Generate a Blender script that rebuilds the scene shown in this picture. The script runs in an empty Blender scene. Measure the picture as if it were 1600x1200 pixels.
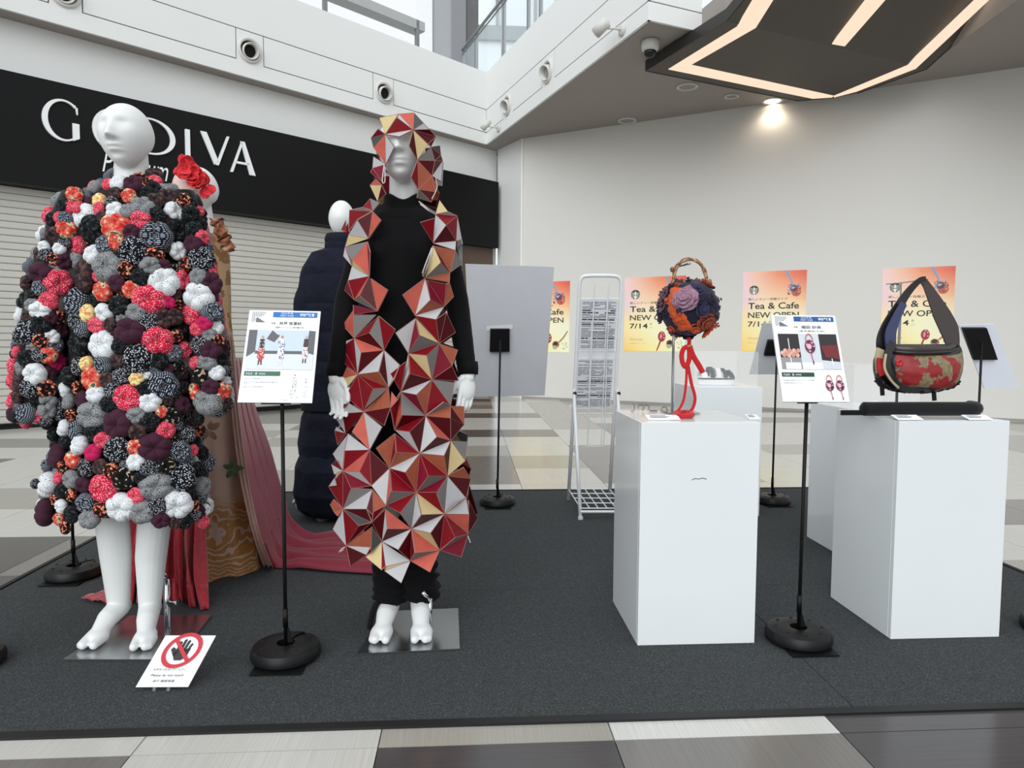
import bpy, bmesh, math, random
import numpy as np
from mathutils import Vector, Matrix, noise
random.seed(7)
SC = bpy.context.scene
COL = SC.collection
PI = math.pi
# ------------------------------------------------------------ camera
F = 1080.0; CU, CV = 800.0, 600.0; HCAM = 1.02
PITCH = math.atan(67.6/F); YAW = math.atan(69/F*math.cos(PITCH)); ROLL = 0.0053
CROT = Matrix.Rotation(-YAW, 3, 'Z') @ Matrix.Rotation(PI/2-PITCH, 3, 'X') @ Matrix.Rotation(ROLL, 3, 'Z')
CPOS = Vector((0, 0, HCAM))
cam = bpy.data.cameras.new('camera'); cam.sensor_width = 36.0; cam.lens = F/1600*36.0
cam.clip_start = 0.05; cam.clip_end = 200
camo = bpy.data.objects.new('camera', cam); COL.objects.link(camo)
camo.matrix_world = Matrix.Translation(CPOS) @ CROT.to_4x4()
SC.camera = camo
# ------------------------------------------------------------ light
W_ = bpy.data.worlds.new('world'); SC.world = W_; W_.use_nodes = True
nt = W_.node_tree; nt.nodes.clear()
wo = nt.nodes.new('ShaderNodeOutputWorld'); bg = nt.nodes.new('ShaderNodeBackground')
tc = nt.nodes.new('ShaderNodeTexCoord'); sx = nt.nodes.new('ShaderNodeSeparateXYZ'); rp = nt.nodes.new('ShaderNodeValToRGB')
nt.links.new(tc.outputs['Generated'], sx.inputs[0]); nt.links.new(sx.outputs['Z'], rp.inputs[0])
nt.links.new(rp.outputs[0], bg.inputs[0]); nt.links.new(bg.outputs[0], wo.inputs[0])
rp.color_ramp.elements[0].position = 0.0; rp.color_ramp.elements[0].color = (0.68, 0.69, 0.70, 1)
rp.color_ramp.elements[1].position = 0.32; rp.color_ramp.elements[1].color = (0.90, 0.935, 0.97, 1)
bg.inputs[1].default_value = 1.05
def sun(name, energy, angle, az, el, col=(1, 1, 1)):
    l = bpy.data.lights.new(name, 'SUN'); l.energy = energy; l.angle = angle; l.color = col
    o = bpy.data.objects.new(name, l); COL.objects.link(o)
    d = Vector((math.sin(az)*math.cos(el), math.cos(az)*math.cos(el), math.sin(el)))   # towards the light
    o.rotation_euler = (-d).to_track_quat('-Z', 'Y').to_euler(); return o
# bright overcast sky seen through the open front of the arcade, high behind and to the left of the camera
sun('daylight', 1.75, 0.9, math.radians(-162), math.radians(25), (0.96, 0.99, 1.0))
SC.view_settings.view_transform = 'Standard'; SC.view_settings.look = 'None'
SC.view_settings.exposure = 0.0; SC.view_settings.gamma = 1.0; SC.view_settings.use_curve_mapping = False
# ------------------------------------------------------------ pixel -> place helpers (1600x1200 frame)
def ray(u, v): return CROT @ Vector(((u-CU)/F, -(v-CV)/F, -1.0))
def G(u, v, z=0.0):
    d = ray(u, v); return CPOS + d*((z-HCAM)/d.z)
def P(u, v, Y):
    d = ray(u, v); return CPOS + d*(Y/d.y)
def V(u, v, p0, n):
    d = ray(u, v); return CPOS + d*((Vector(p0)-CPOS).dot(n)/d.dot(n))
def project(p):
    q = CROT.transposed() @ (Vector(p)-CPOS); return CU+F*q.x/-q.z, CV-F*q.y/-q.z
# ------------------------------------------------------------ objects
KEEP = {}
def root_loc(o):
    v = Vector((0, 0, 0))
    while o is not None:
        v += o.location; o = o.parent
    return v
def tag(o, label=None, cat=None, group=None, kind=None):
    if label: o['label'] = label
    if cat: o['category'] = cat
    if group: o['group'] = group
    if kind: o['kind'] = kind
    return o
def empty(name, loc, label=None, cat=None, group=None, rz=0.0):
    o = bpy.data.objects.new(name, None); COL.objects.link(o); o.location = loc; o.rotation_euler.z = rz
    o.empty_display_size = 0.05
    return tag(o, label, cat, group)
class MB:
    """collects polygons in world coordinates (or local with build(local=True))"""
    def __init__(s): s.v = []; s.f = []; s.m = []; s.T = Matrix.Identity(4); s.mi = 0
    def add(s, vs, fs, mi=None):
        b = len(s.v); T = s.T
        s.v += [tuple(T @ Vector(p)) for p in vs]
        s.f += [tuple(b+i for i in f) for f in fs]
        s.m += [s.mi if mi is None else mi]*len(fs); return s
    def box(s, c, d, rz=0.0, mi=None, bev=0.0):
        c = Vector(c); hx, hy, hz = d[0]/2, d[1]/2, d[2]/2
        R = Matrix.Rotation(rz, 3, 'Z')
        if bev <= 0:
            vs = [c + R @ Vector((x*hx, y*hy, z*hz)) for x in (-1, 1) for y in (-1, 1) for z in (-1, 1)]
            return s.add(vs, [(0, 1, 3, 2), (4, 6, 7, 5), (0, 4, 5, 1), (2, 3, 7, 6), (0, 2, 6, 4), (1, 5, 7, 3)], mi)
        return s.mesh(bevel_box(d, bev), Matrix.Translation(c) @ R.to_4x4(), mi)
    def mesh(s, me, M=Matrix.Identity(4), mi=None):
        return s.add([M @ v.co for v in me.vertices], [tuple(p.vertices) for p in me.polygons], mi)
    def prism(s, pts, off, mi=None):
        """pts: 3D polygon, off: extrusion vector"""
        n = len(pts); off = Vector(off); vs = [Vector(p) for p in pts]; vs += [p+off for p in vs]
        fs = [tuple(range(n)), tuple(range(2*n-1, n-1, -1))]
        fs += [(i, i+n, (i+1) % n+n, (i+1) % n) for i in range(n)]
        return s.add(vs, fs, mi)
    def rings(s, rings, cap=True, mi=None, closed=True):
        n = len(rings[0]); vs = [p for r in rings for p in r]; fs = []
        for i in range(len(rings)-1):
            for j in range(n if closed else n-1):
                k = (j+1) % n
                fs.append((i*n+j, i*n+k, (i+1)*n+k, (i+1)*n+j))
        if cap: fs.append(tuple(range(n-1, -1, -1))); fs.append(tuple((len(rings)-1)*n+j for j in range(n)))
        return s.add(vs, fs, mi)
    def tube(s, pts, r, n=10, mi=None, cap=True, flat=None):
        pts = [Vector(p) for p in pts]; rs = r if isinstance(r, (list, tuple)) else [r]*len(pts)
        up = None; out = []
        for i, p in enumerate(pts):
            t = (pts[min(i+1, len(pts)-1)] - pts[max(i-1, 0)]).normalized()
            if up is None:
                up = Vector((0, 0, 1)) if abs(t.z) < 0.9 else Vector((0, 1, 0))
            a = t.cross(up).normalized(); up = a.cross(t).normalized(); b = up
            fl = flat if flat else 1.0
            out.append([p + (a*math.cos(2*PI*j/n) + b*math.sin(2*PI*j/n)*fl)*rs[i] for j in range(n)])
        return s.rings(out, cap, mi)
    def lathe(s, c, prof, n=32, mi=None, axis=None, cap=True):
        c = Vector(c); M = Matrix.Identity(3)
        if axis is not None: M = Vector((0, 0, 1)).rotation_difference(Vector(axis).normalized()).to_matrix()
        return s.rings([[c + M @ Vector((r*math.cos(2*PI*j/n), r*math.sin(2*PI*j/n), z)) for j in range(n)] for r, z in prof], cap, mi)
    def ell(s, c, rad, n=20, m=12, R=None, mi=None):
        c = Vector(c); R = R or Matrix.Identity(3); rr = []
        for i in range(m+1):
            a = PI*(i+0.0001)/(m+0.0002) - PI/2
            rr.append([c + R @ Vector((rad[0]*math.cos(a)*math.cos(2*PI*j/n), rad[1]*math.cos(a)*math.sin(2*PI*j/n), rad[2]*math.sin(a))) for j in range(n)])
        return s.rings(rr, True, mi)
    def grid(s, P_, mi=None):
        nu, nv = len(P_), len(P_[0])
        return s.add([p for r in P_ for p in r], [(i*nv+j, i*nv+j+1, (i+1)*nv+j+1, (i+1)*nv+j) for i in range(nu-1) for j in range(nv-1)], mi)
    def me(s, name, mats, origin=(0, 0, 0), smooth=False):
        o = Vector(origin); me = bpy.data.meshes.new(name)
        me.from_pydata([(a-o.x, b-o.y, c-o.z) for a, b, c in s.v], [], s.f)
        for m in (mats if isinstance(mats, (list, tuple)) else [mats]): me.materials.append(m)
        me.polygons.foreach_set('material_index', s.m)
        if smooth: me.polygons.foreach_set('use_smooth', [True]*len(s.f))
        me.update()
        bm = bmesh.new(); bm.from_mesh(me); bmesh.ops.recalc_face_normals(bm, faces=bm.faces); bm.to_mesh(me); bm.free()
        return me
    def build(s, name, mats, parent=None, smooth=False, local=False, bevel=0.0, subsurf=0, solid=0.0, autosmooth=None):
        org = root_loc(parent) if (parent is not None and not local) else Vector((0, 0, 0))
        me = s.me(name, mats, org, smooth)
        o = bpy.data.objects.new(name, me); COL.objects.link(o)
        if parent is not None: o.parent = parent
        if solid:
            m = o.modifiers.new('solid', 'SOLIDIFY'); m.thickness = solid; m.offset = 0
        if bevel:
            m = o.modifiers.new('bevel', 'BEVEL'); m.width = bevel; m.segments = 2; m.limit_method = 'ANGLE'; m.angle_limit = 0.7
        if subsurf:
            m = o.modifiers.new('subsurf', 'SUBSURF'); m.levels = subsurf; m.render_levels = subsurf
        if autosmooth: smooth_by_angle(o.data, autosmooth)
        return o
def smooth_by_angle(me, ang):
    bm = bmesh.new(); bm.from_mesh(me)
    for f in bm.faces: f.smooth = True
    for e in bm.edges:
        if len(e.link_faces) == 2 and e.calc_face_angle(0) > ang: e.smooth = False
    bm.to_mesh(me); bm.free()
_bb = {}
def bevel_box(d, bev):
    k = (tuple(round(x, 5) for x in d), bev)
    if k in _bb: return _bb[k]
    bm = bmesh.new(); bmesh.ops.create_cube(bm, size=1); bmesh.ops.scale(bm, vec=d, verts=bm.verts)
    bmesh.ops.bevel(bm, geom=bm.edges[:], offset=bev, segments=2, affect='EDGES', profile=0.5)
    me = bpy.data.meshes.new('bb'); bm.to_mesh(me); bm.free(); _bb[k] = me; return me
def struct(o): o['kind'] = 'structure'; return o
def copy_tree(o, parent=None):
    c = o.copy(); COL.objects.link(c); c.parent = parent
    for ch in list(o.children): copy_tree(ch, c)
    return c
# ------------------------------------------------------------ materials
def srgb(r, g=None, b=None):
    if g is None: r, g, b = r
    f = lambda c: (c/255/12.92) if c/255 <= 0.04045 else ((c/255+0.055)/1.055)**2.4
    return (f(r), f(g), f(b), 1.0)
class NT:
    def __init__(s, name):
        s.m = bpy.data.materials.new(name); s.m.use_nodes = True; s.t = s.m.node_tree; s.t.nodes.clear()
        s.out = s.n('ShaderNodeOutputMaterial'); s.b = s.n('ShaderNodeBsdfPrincipled'); s.l(s.b.outputs[0], s.out.inputs[0])
    def n(s, t, **k):
        x = s.t.nodes.new(t)
        for a, b in k.items(): setattr(x, a, b)
        return x
    def l(s, a, b): s.t.links.new(a, b)
    def coord(s, scale=(1, 1, 1), kind='Object', rot=(0, 0, 0), loc=(0, 0, 0)):
        tc = s.n('ShaderNodeTexCoord'); mp = s.n('ShaderNodeMapping'); s.l(tc.outputs[kind], mp.inputs[0])
        mp.inputs['Scale'].default_value = scale; mp.inputs['Rotation'].default_value = rot; mp.inputs['Location'].default_value = loc
        return mp.outputs[0]
    def noise(s, vec, scale, detail=2, rough=0.5):
        x = s.n('ShaderNodeTexNoise'); x.inputs['Scale'].default_value = scale; x.inputs['Detail'].default_value = detail; x.inputs['Roughness'].default_value = rough
        s.l(vec, x.inputs['Vector']); return x.outputs['Fac']
    def voro(s, vec, scale, feature='F1', out='Distance', rand=1.0):
        x = s.n('ShaderNodeTexVoronoi', feature=feature); x.inputs['Scale'].default_value = scale; x.inputs['Randomness'].default_value = rand
        s.l(vec, x.inputs['Vector']); return x.outputs[out]
    def wave(s, vec, scale, dist=0.0, dirn='X', prof='SIN', wt='BANDS'):
        x = s.n('ShaderNodeTexWave', wave_type=wt, wave_profile=prof)
        if wt == 'BANDS': x.bands_direction = dirn
        x.inputs['Scale'].default_value = scale; x.inputs['Distortion'].default_value = dist; s.l(vec, x.inputs['Vector']); return x.outputs['Fac']
    def ramp(s, fac, stops, interp='LINEAR'):
        r = s.n('ShaderNodeValToRGB'); r.color_ramp.interpolation = interp
        while len(r.color_ramp.elements) < len(stops): r.color_ramp.elements.new(0.5)
        for e, (p, c) in zip(r.color_ramp.elements, stops): e.position = p; e.color = c if len(c) == 4 else (*c, 1)
        s.l(fac, r.inputs[0]); return r.outputs[0]
    def mix(s, fac, a, b, bt='MIX'):
        x = s.n('ShaderNodeMix', data_type='RGBA', blend_type=bt)
        for i, q in ((0, fac), (6, a), (7, b)):
            if hasattr(q, 'is_linked') or hasattr(q, 'links'): s.l(q, x.inputs[i])
            else: x.inputs[i].default_value = q
        return x.outputs[2]
    def math(s, op, a, b=0.0):
        x = s.n('ShaderNodeMath', operation=op)
        for i, q in enumerate((a, b)):
            if isinstance(q, (int, float)): x.inputs[i].default_value = q
            else: s.l(q, x.inputs[i])
        return x.outputs[0]
    def col(s, c):
        if isinstance(c, tuple): s.b.inputs['Base Color'].default_value = c
        else: s.l(c, s.b.inputs['Base Color'])
        return s
    def set(s, **k):
        for a, b in k.items():
            key = {'rough': 'Roughness', 'metal': 'Metallic', 'spec': 'Specular IOR Level', 'trans': 'Transmission Weight', 'coat': 'Coat Weight', 'sheen': 'Sheen Weight', 'alpha': 'Alpha', 'ior': 'IOR'}[a]
            if isinstance(b, (int, float)): s.b.inputs[key].default_value = b
            else: s.l(b, s.b.inputs[key])
        return s
    def bump(s, h, strength=0.3, dist=0.01):
        x = s.n('ShaderNodeBump'); x.inputs['Strength'].default_value = strength; x.inputs['Distance'].default_value = dist
        s.l(h, x.inputs['Height']); s.l(x.outputs[0], s.b.inputs['Normal']); return s
MC = {}
def M(rgb, rough=0.5, metal=0.0, name=None, var=0.04, **k):
    key = (rgb, rough, metal, name, tuple(k.items()))
    if key in MC: return MC[key]
    t = NT(name or 'mat_%d_%d_%d' % rgb)
    c = srgb(rgb)
    if var:
        f = t.noise(t.coord(), 9.0, 3)
        t.col(t.mix(f, tuple(x*(1-var) for x in c[:3])+(1,), tuple(min(1, x*(1+var)) for x in c[:3])+(1,)))
    else: t.col(c)
    t.set(rough=rough, metal=metal, **k); MC[key] = t.m; return t.m
def emit(rgb, st, name='light'):
    m = bpy.data.materials.new(name); m.use_nodes = True; n = m.node_tree; n.nodes.clear()
    o = n.nodes.new('ShaderNodeOutputMaterial'); e = n.nodes.new('ShaderNodeEmission'); n.links.new(e.outputs[0], o.inputs[0])
    e.inputs[0].default_value = srgb(rgb); e.inputs[1].default_value = st; return m
def fabric(name, rgb, scale=600, rough=0.9, bs=0.3, var=0.15):
    t = NT(name); v = t.coord(); n1 = t.noise(v, scale, 2); n2 = t.noise(v, 12, 3); c = srgb(rgb)[:3]
    t.col(t.mix(n2, tuple(x*(1-var) for x in c)+(1,), tuple(min(1, x*(1+var)) for x in c)+(1,)))
    t.set(rough=rough, sheen=0.15, spec=0.2).bump(n1, bs, 0.002); return t.m
BLACK = M((12, 12, 13), 0.5, name='black_plastic', spec=.25)
BLACKR = M((17, 17, 18), 0.42, name='black_rubber', spec=.3)
CHROME = M((200, 202, 205), 0.12, 1.0, 'chrome')
STEEL = M((190, 192, 194), 0.24, 1.0, 'polished_steel')
WHITEB = M((238, 241, 242), 0.35, name='white_board')
INK = M((28, 28, 32), 0.6, name='ink', var=0)
_t = NT('clear_acrylic'); _t.col((0.97, 0.99, 0.985, 1)).set(rough=0.02, alpha=0.10, spec=0.6); ACRYL = _t.m
_t = NT('balcony_glass'); _t.col((0.75, 0.85, 0.88, 1)).set(rough=0.02, alpha=0.22); GLASS = _t.m
# ------------------------------------------------------------ lettering
def text_me(body, mat, w=None, h=None, extrude=0.0, bold=0.0, shear=0.0, spacing=1.0):
    """flat lettering mesh in the XY plane, left/bottom at the origin"""
    c = bpy.data.curves.new('lettering', 'FONT'); c.body = body; c.size = 1; c.offset = bold; c.shear = shear; c.space_character = spacing
    c.resolution_u = 3
    o = bpy.data.objects.new('lettering', c); COL.objects.link(o)
    me = bpy.data.meshes.new_from_object(o.evaluated_get(bpy.context.evaluated_depsgraph_get()))
    bpy.data.objects.remove(o)
    n = len(me.vertices)
    if n == 0: return None
    co = np.empty(n*3, dtype=np.float32); me.vertices.foreach_get('co', co); co = co.reshape(-1, 3)
    mn = co.min(0); mx = co.max(0); co -= mn; d = mx-mn
    sx = (w/d[0]) if w else (h/d[1]); sy = (h/d[1]) if h else sx
    co[:, 0] *= sx; co[:, 1] *= sy; co[:, 2] = 0
    me.vertices.foreach_set('co', co.ravel()); me.materials.clear(); me.materials.append(mat); me.update(); return me
class Sheet:
    """a flat printed sheet: origin O (top left), X and Y(down) unit vectors with size w,h; puts shapes on it"""
    def __init__(s, tl, tr, bl, n, parent):
        s.o = Vector(tl); s.x = Vector(tr)-s.o; s.y = Vector(bl)-s.o; s.w = s.x.length; s.h = s.y.length
        s.n = Vector(n).normalized(); s.par = parent; s.k = 1
    def pt(s, a, b, k=None): return s.o + s.x*a + s.y*b + s.n*(0.0012*(k or s.k))
    def text(s, body, a, b, w, h, mat, name='lettering', bold=0.0, shear=0.0, k=None, spacing=1.0):
        me = text_me(body, mat, w*s.w, h*s.h if h else None, bold=bold, shear=shear, spacing=spacing)
        if me is None: return
        org = root_loc(s.par); ux = s.x.normalized(); uy = -s.y.normalized(); p0 = s.pt(a, b, k) - org
        for v in me.vertices: v.co = p0 + ux*v.co.x + uy*v.co.y
        o = bpy.data.objects.new(name, me); COL.objects.link(o); o.parent = s.par; return o
    def polys(s, polys, mats, name, k=None):
        m = MB()
        for pts, mi in polys:
            m.add([s.pt(a, b, (k or s.k)+0.25*mi) for a, b in pts], [tuple(range(len(pts)))], mi)
        return m.build(name, mats, s.par)
def rect(a, b, w, h): return [(a, b), (a+w, b), (a+w, b+h), (a, b+h)]
def circ(a, b, r, asp=1.0, n=28, t0=0, t1=2*PI): return [(a+r*math.cos(t0+(t1-t0)*i/n), b+r*asp*math.sin(t0+(t1-t0)*i/n)) for i in range(n if t1-t0 > 6.2 else n+1)]
def remesh(mb, voxel, smooth=2, factor=0.5):
    me = mb.me('tmp', [], (0, 0, 0)); o = bpy.data.objects.new('tmp', me); COL.objects.link(o)
    m = o.modifiers.new('r', 'REMESH'); m.mode = 'VOXEL'; m.voxel_size = voxel; m.adaptivity = 0
    if smooth:
        q = o.modifiers.new('s', 'SMOOTH'); q.iterations = smooth; q.factor = factor
    r = bpy.data.meshes.new_from_object(o.evaluated_get(bpy.context.evaluated_depsgraph_get()))
    bpy.data.objects.remove(o); r.polygons.foreach_set('use_smooth', [True]*len(r.polygons)); return r
def link_mesh(me, name, mat, parent=None):
    """me in world coordinates"""
    if parent is not None: me.transform(Matrix.Translation(-root_loc(parent)))
    me.materials.clear(); me.materials.append(mat); me.name = name
    o = bpy.data.objects.new(name, me); COL.objects.link(o)
    if parent is not None: o.parent = parent
    return o
def interp(tab, x):
    if x <= tab[0][0]: return tab[0][1:]
    for a, b in zip(tab, tab[1:]):
        if x <= b[0]:
            t = (x-a[0])/(b[0]-a[0]); return tuple(p+(q-p)*t for p, q in zip(a[1:], b[1:]))
    return tab[-1][1:]
def spline(pts, n):
    pts = [Vector(p) for p in pts]; out = []
    for i in range(len(pts)-1):
        p0 = pts[max(i-1, 0)]; p1 = pts[i]; p2 = pts[i+1]; p3 = pts[min(i+2, len(pts)-1)]
        for k in range(n):
            t = k/n
            out.append(0.5*((2*p1)+(p2-p0)*t+(2*p0-5*p1+4*p2-p3)*t*t+(3*p1-p0-3*p2+p3)*t**3))
    out.append(pts[-1]); return out
# ============================================================ THE SETTING
H = 4.54                                          # soffit height
LA = Vector((-5.0905, 8.1009, 0)); LB = Vector((0.5457, 13.007, 0))
LD = (LB-LA).normalized(); LN = Vector((LD.y, -LD.x, 0))       # LN faces the hall
RA = Vector((0.9286, 12.2838, 0)); RB = Vector((7.0788, 8.6293, 0))
RD = (RB-RA).normalized(); RN = Vector((RD.y, -RD.x, 0))
UP = Vector((0, 0, 1))
# ---- materials of the hall
def wall_mat(name, rgb, rough=0.55, var=0.025):
    t = NT(name); c = srgb(rgb)[:3]; v = t.coord()
    t.col(t.mix(t.noise(v, 0.9, 4), tuple(x*(1-var) for x in c)+(1,), tuple(min(1, x*(1+var)) for x in c)+(1,)))
    t.set(rough=rough).bump(t.noise(v, 180, 2), 0.03, 0.002); return t.m
WALLW = wall_mat('painted_panel', (228, 229, 227), 0.5)
WALLR = wall_mat('wallpaper_hoarding', (214, 212, 207), 0.33)
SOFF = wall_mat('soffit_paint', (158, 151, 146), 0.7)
GAP = M((92, 90, 86), 0.8, name='joint_shadow_gap', var=0)
SIGNB = M((11, 11, 12), 0.45, name='black_fascia', spec=.2)
SHUT = M((196, 194, 186), 0.45, name='shutter_slat')
WOOD = NT('brown_wood'); _v = WOOD.coord((1, 1, 12)); WOOD.col(WOOD.mix(WOOD.noise(_v, 6, 4), srgb(78, 62, 50), srgb(104, 84, 68))).set(rough=0.5); WOOD = WOOD.m
GREYM = M((128, 130, 132), 0.5, name='grey_metal')
DKM = M((74, 77, 80), 0.5, name='dark_mullion')
def tile_mat(name, rgb, lines, streak=0.10, horiz=False, rough=0.16):
    t = NT(name); c = srgb(rgb)[:3]
    v = t.coord((2.2, 170, 1) if horiz else (170, 2.2, 1)); n = t.noise(v, 1.0, 4, 0.6)
    v2 = t.coord(); big = t.noise(v2, 2.5, 3)
    a = t.ramp(n, [(0.3, tuple(x*(1-streak*1.6) for x in c)), (0.62, tuple(min(1, x*(1+streak)) for x in c))])
    t.col(t.mix(big, a, tuple(x*0.93 for x in c)+(1,))); t.b.inputs['Specular IOR Level'].default_value = 0.5
    t.set(rough=rough).bump(n, 0.05, 0.001); return t.m
TM = {'L': tile_mat('tile_beige', (202, 200, 193), 1, 0.10), 'W': tile_mat('tile_pale', (212, 211, 205), 1, 0.12),
      'M': tile_mat('tile_stone_grey', (164, 160, 150), 1, 0.10), 'D': tile_mat('tile_grey', (124, 120, 115), 1, 0.1),
      'K': tile_mat('tile_charcoal', (78, 74, 74), 1, 0.14, True)}
# ---- floor: base slab and tiles
floor = MB().box((1.0, 7.0, -0.062), (30, 26, 0.1)).build('floor', M((96, 94, 90), 0.8, name='joint_grout')); struct(floor)
rg = random.Random(11)
X0 = 0.3756
def tile_col(i, r):
    if r < -4:   # front strip, two rows
        if r == -5: return {-3: 'L', -2: 'L', -1: 'M', 0: 'W', 1: 'K', 2: 'K'}.get(i+0, 'L' if i < 0 else 'K') if False else ('L' if i <= -2 else {-1: 'M', 0: 'W'}.get(i, 'K'))
        return 'D' if i <= -3 else {-2: 'L', -1: 'K', 0: 'D'}.get(i, 'K')
    tab = {0: 'LLLL', 1: 'DLDM', 2: 'DMDL', 3: 'MLDM', 4: 'LLLL', 5: 'KKLD', 6: 'LLMD', 7: 'LLML', 8: 'KKMM', 9: 'LLMD', 10: 'DLML', 11: 'MLMD', 12: 'KMLM'}
    if r in tab and -1 <= i <= 2: return tab[r][i+1]
    if r < 0 and i >= 3: return {-1: 'D', -2: 'L', -3: 'M'}.get(r, 'L')
    rr = random.Random(r*91+((i+40)//(2 if (r % 2) else 3))*7)
    return rr.choice('LLLLMDLDLK' if i < 0 else 'LLMDLLDM')
tiles = []
for i in range(-22, 18):
    x0 = X0+0.6*i
    for r in range(-7, 16):
        if r == -5: y0, y1 = 1.6895, 2.2895
        elif r == -6: y0, y1 = 1.0895, 1.6895
        elif r == -7: y0, y1 = 0.4895, 1.0895
        else:
            y0 = 4.255+0.605*r; y1 = y0+0.605
            if y0 < 2.25: continue
        # keep only tiles on the hall side of both walls
        c = Vector((x0+0.3, (y0+y1)/2, 0))
        if (c-LA).dot(LN) < -0.45 or (c-RA).dot(RN) < -0.45: continue
        if r >= -4 and x0 > -1.9 and x0+0.6 < 2.45 and y1 < 4.6: continue      # under the carpet
        u, v = project(c); vis = c.y > 0.6 and -120 < u < 1720 and 540 < v < 1330
        tiles.append((c.length, vis, x0, y0, y1, tile_col(i, r)))
tiles.sort(key=lambda t: (not t[1], t[0]))
_tm = {}; rest = MB(); keys = list(TM)
for n, (d, vis, x0, y0, y1, k) in enumerate(tiles):
    w = 0.597; h = y1-y0-0.003
    if n < 290 and vis:
        key = (k, round(h, 3))
        if key not in _tm:
            _tm[key] = MB().box((w/2, h/2, -0.006), (w, h, 0.012)).me('tile', TM[k])
        o = bpy.data.objects.new('tile', _tm[key]); COL.objects.link(o); o.parent = floor; o.location = (x0+0.0015, y0+0.0015, 0)
    else: rest.box((x0+0.0015+w/2, y0+0.0015+h/2, -0.006), (w, h, 0.012), mi=keys.index(k))
o = rest.build('tile', [TM[k] for k in keys], floor); o['kind'] = 'stuff'
# ---- left shop wall
def wall_slab(name, A, D, N, s0, s1, z0, z1, th, mat, parent=None):
    m = MB(); a = A+D*s0; b = A+D*s1
    m.prism([a+UP*z0, b+UP*z0, b+UP*z1, a+UP*z1], N*-th); return m.build(name, mat, parent)
LLEN = (LB-LA).length
wl = struct(wall_slab('wall_left', LA-LN*0.10, LD, LN, -9, LLEN+0.05, 0, H+1.0, 0.2, WALLW))
def Ls(u, v, off=0.0):
    p = V(u, v, LA+LN*off, LN); return (p-LA-LN*off).dot(LD), p.z
sgt = (Ls(0, 104, 0.15)[1]+Ls(780, 287, 0.15)[1])/2; sgb = (Ls(0, 283, 0.15)[1]+Ls(780, 388, 0.15)[1])/2
s_end = Ls(779, 330, 0.15)[0]
sign = empty('shop_sign', LA+LD*(s_end-4)+UP*sgb, 'long black shop fascia with large white lettering above the roller shutter', 'sign')
MB().prism([LA+LD*s+LN*0.15+UP*z for s, z in ((-8, sgb), (s_end, sgb), (s_end, sgt), (-8, sgt))], LN*-0.25).build('fascia_board', SIGNB, sign)
# lettering, drawn in the plane of the board
LET = M((236, 238, 238), 0.4, name='white_letter', var=0)
def letter(parts, u0, u1, vt, vb, name='letter'):
    uc = (u0+u1)/2; s0 = Ls(u0, vb, 0.15)[0]; s1 = Ls(u1, vb, 0.15)[0]; zt = Ls(uc, vt, 0.15)[1]; zb = Ls(uc, vb, 0.15)[1]
    m = MB()
    for pl in parts:
        n = len(pl)//2
        q = [LA+LN*0.15+LD*(s0+(s1-s0)*x)+UP*(zb+(zt-zb)*y) for x, y in pl]
        # strips: first half outer, second half inner
        for i in range(n-1):
            m.prism([q[i], q[i+1], q[n+i+1], q[n+i]], LN*0.03)
    return m.build(name, LET, sign)
def arc(cx, cy, ro, rox, ri, rix, t0, t1, dx=0.0, n=28):
    a = [(cx+rox*math.cos(t0+(t1-t0)*i/n), cy+ro*math.sin(t0+(t1-t0)*i/n)) for i in range(n+1)]
    b = [(cx+dx+rix*math.cos(t0+(t1-t0)*i/n), cy+ri*math.sin(t0+(t1-t0)*i/n)) for i in range(n+1)]
    return a+b
letter([arc(0.55, 0.5, 0.52, 0.55, 0.475, 0.43, math.radians(48), math.radians(300), 0.03), [(0.80, 0.02), (0.98, 0.10), (0.98, 0.47), (0.80, 0.02+0.0), (0.80, 0.06), (0.80, 0.47)], [(0.92, 0.87), (0.95, 0.87), (0.95, 0.70), (0.88, 0.93), (0.92, 0.72), (0.93, 0.70)]], 66, 125, 157, 219)
letter([arc(0.5, 0.5, 0.52, 0.52, 0.475, 0.40, 0, 2*PI)], 146, 208, 173, 236)
letter([arc(0.25, 0.5, 0.50, 0.75, 0.455, 0.60, -PI/2, PI/2), [(0.02, 0), (0.02, 1.0), (0.18, 0), (0.18, 1.0)], [(0.1, 1.0), (0.26, 1.0), (0.1, 0.955), (0.26, 0.955)], [(0.1, 0.0), (0.26, 0.0), (0.1, 0.045), (0.26, 0.045)]], 222, 273.5, 188, 244)
letter([[(0, 0), (0, 1), (1, 0), (1, 1)]], 289.5, 296.5, 203, 251)
letter([[(0.0, 1), (0.46, 0.0), (0.2, 1), (0.60, 0.12)], [(0.92, 1.0), (0.50, 0.0), (1.0, 1.0), (0.60, 0.0)]], 313.5, 358, 210, 258)
letter([[(0.46, 1.0), (0.0, 0.0), (0.50, 0.92), (0.10, 0.0)], [(0.42, 1.0), (0.78, 0.0), (0.58, 1.0), (1.0, 0.0)], [(0.22, 0.36), (0.74, 0.36), (0.20, 0.29), (0.76, 0.29)]], 359, 398, 222, 272)
def wall_text(body, u0, u1, vb, h_m, shear, off):
    s0, zb = Ls(u0, vb, off); s1 = Ls(u1, vb, off)[0]
    me = text_me(body, LET, abs(s1-s0), h_m, shear=shear)
    for v in me.vertices: v.co = LA+LN*off+LD*(s0+v.co.x)+UP*(zb+v.co.y)-root_loc(sign)
    o = bpy.data.objects.new('lettering', me); COL.objects.link(o); o.parent = sign
wall_text('Premium', 160, 263, 268, 0.25, 0.35, 0.154)
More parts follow.
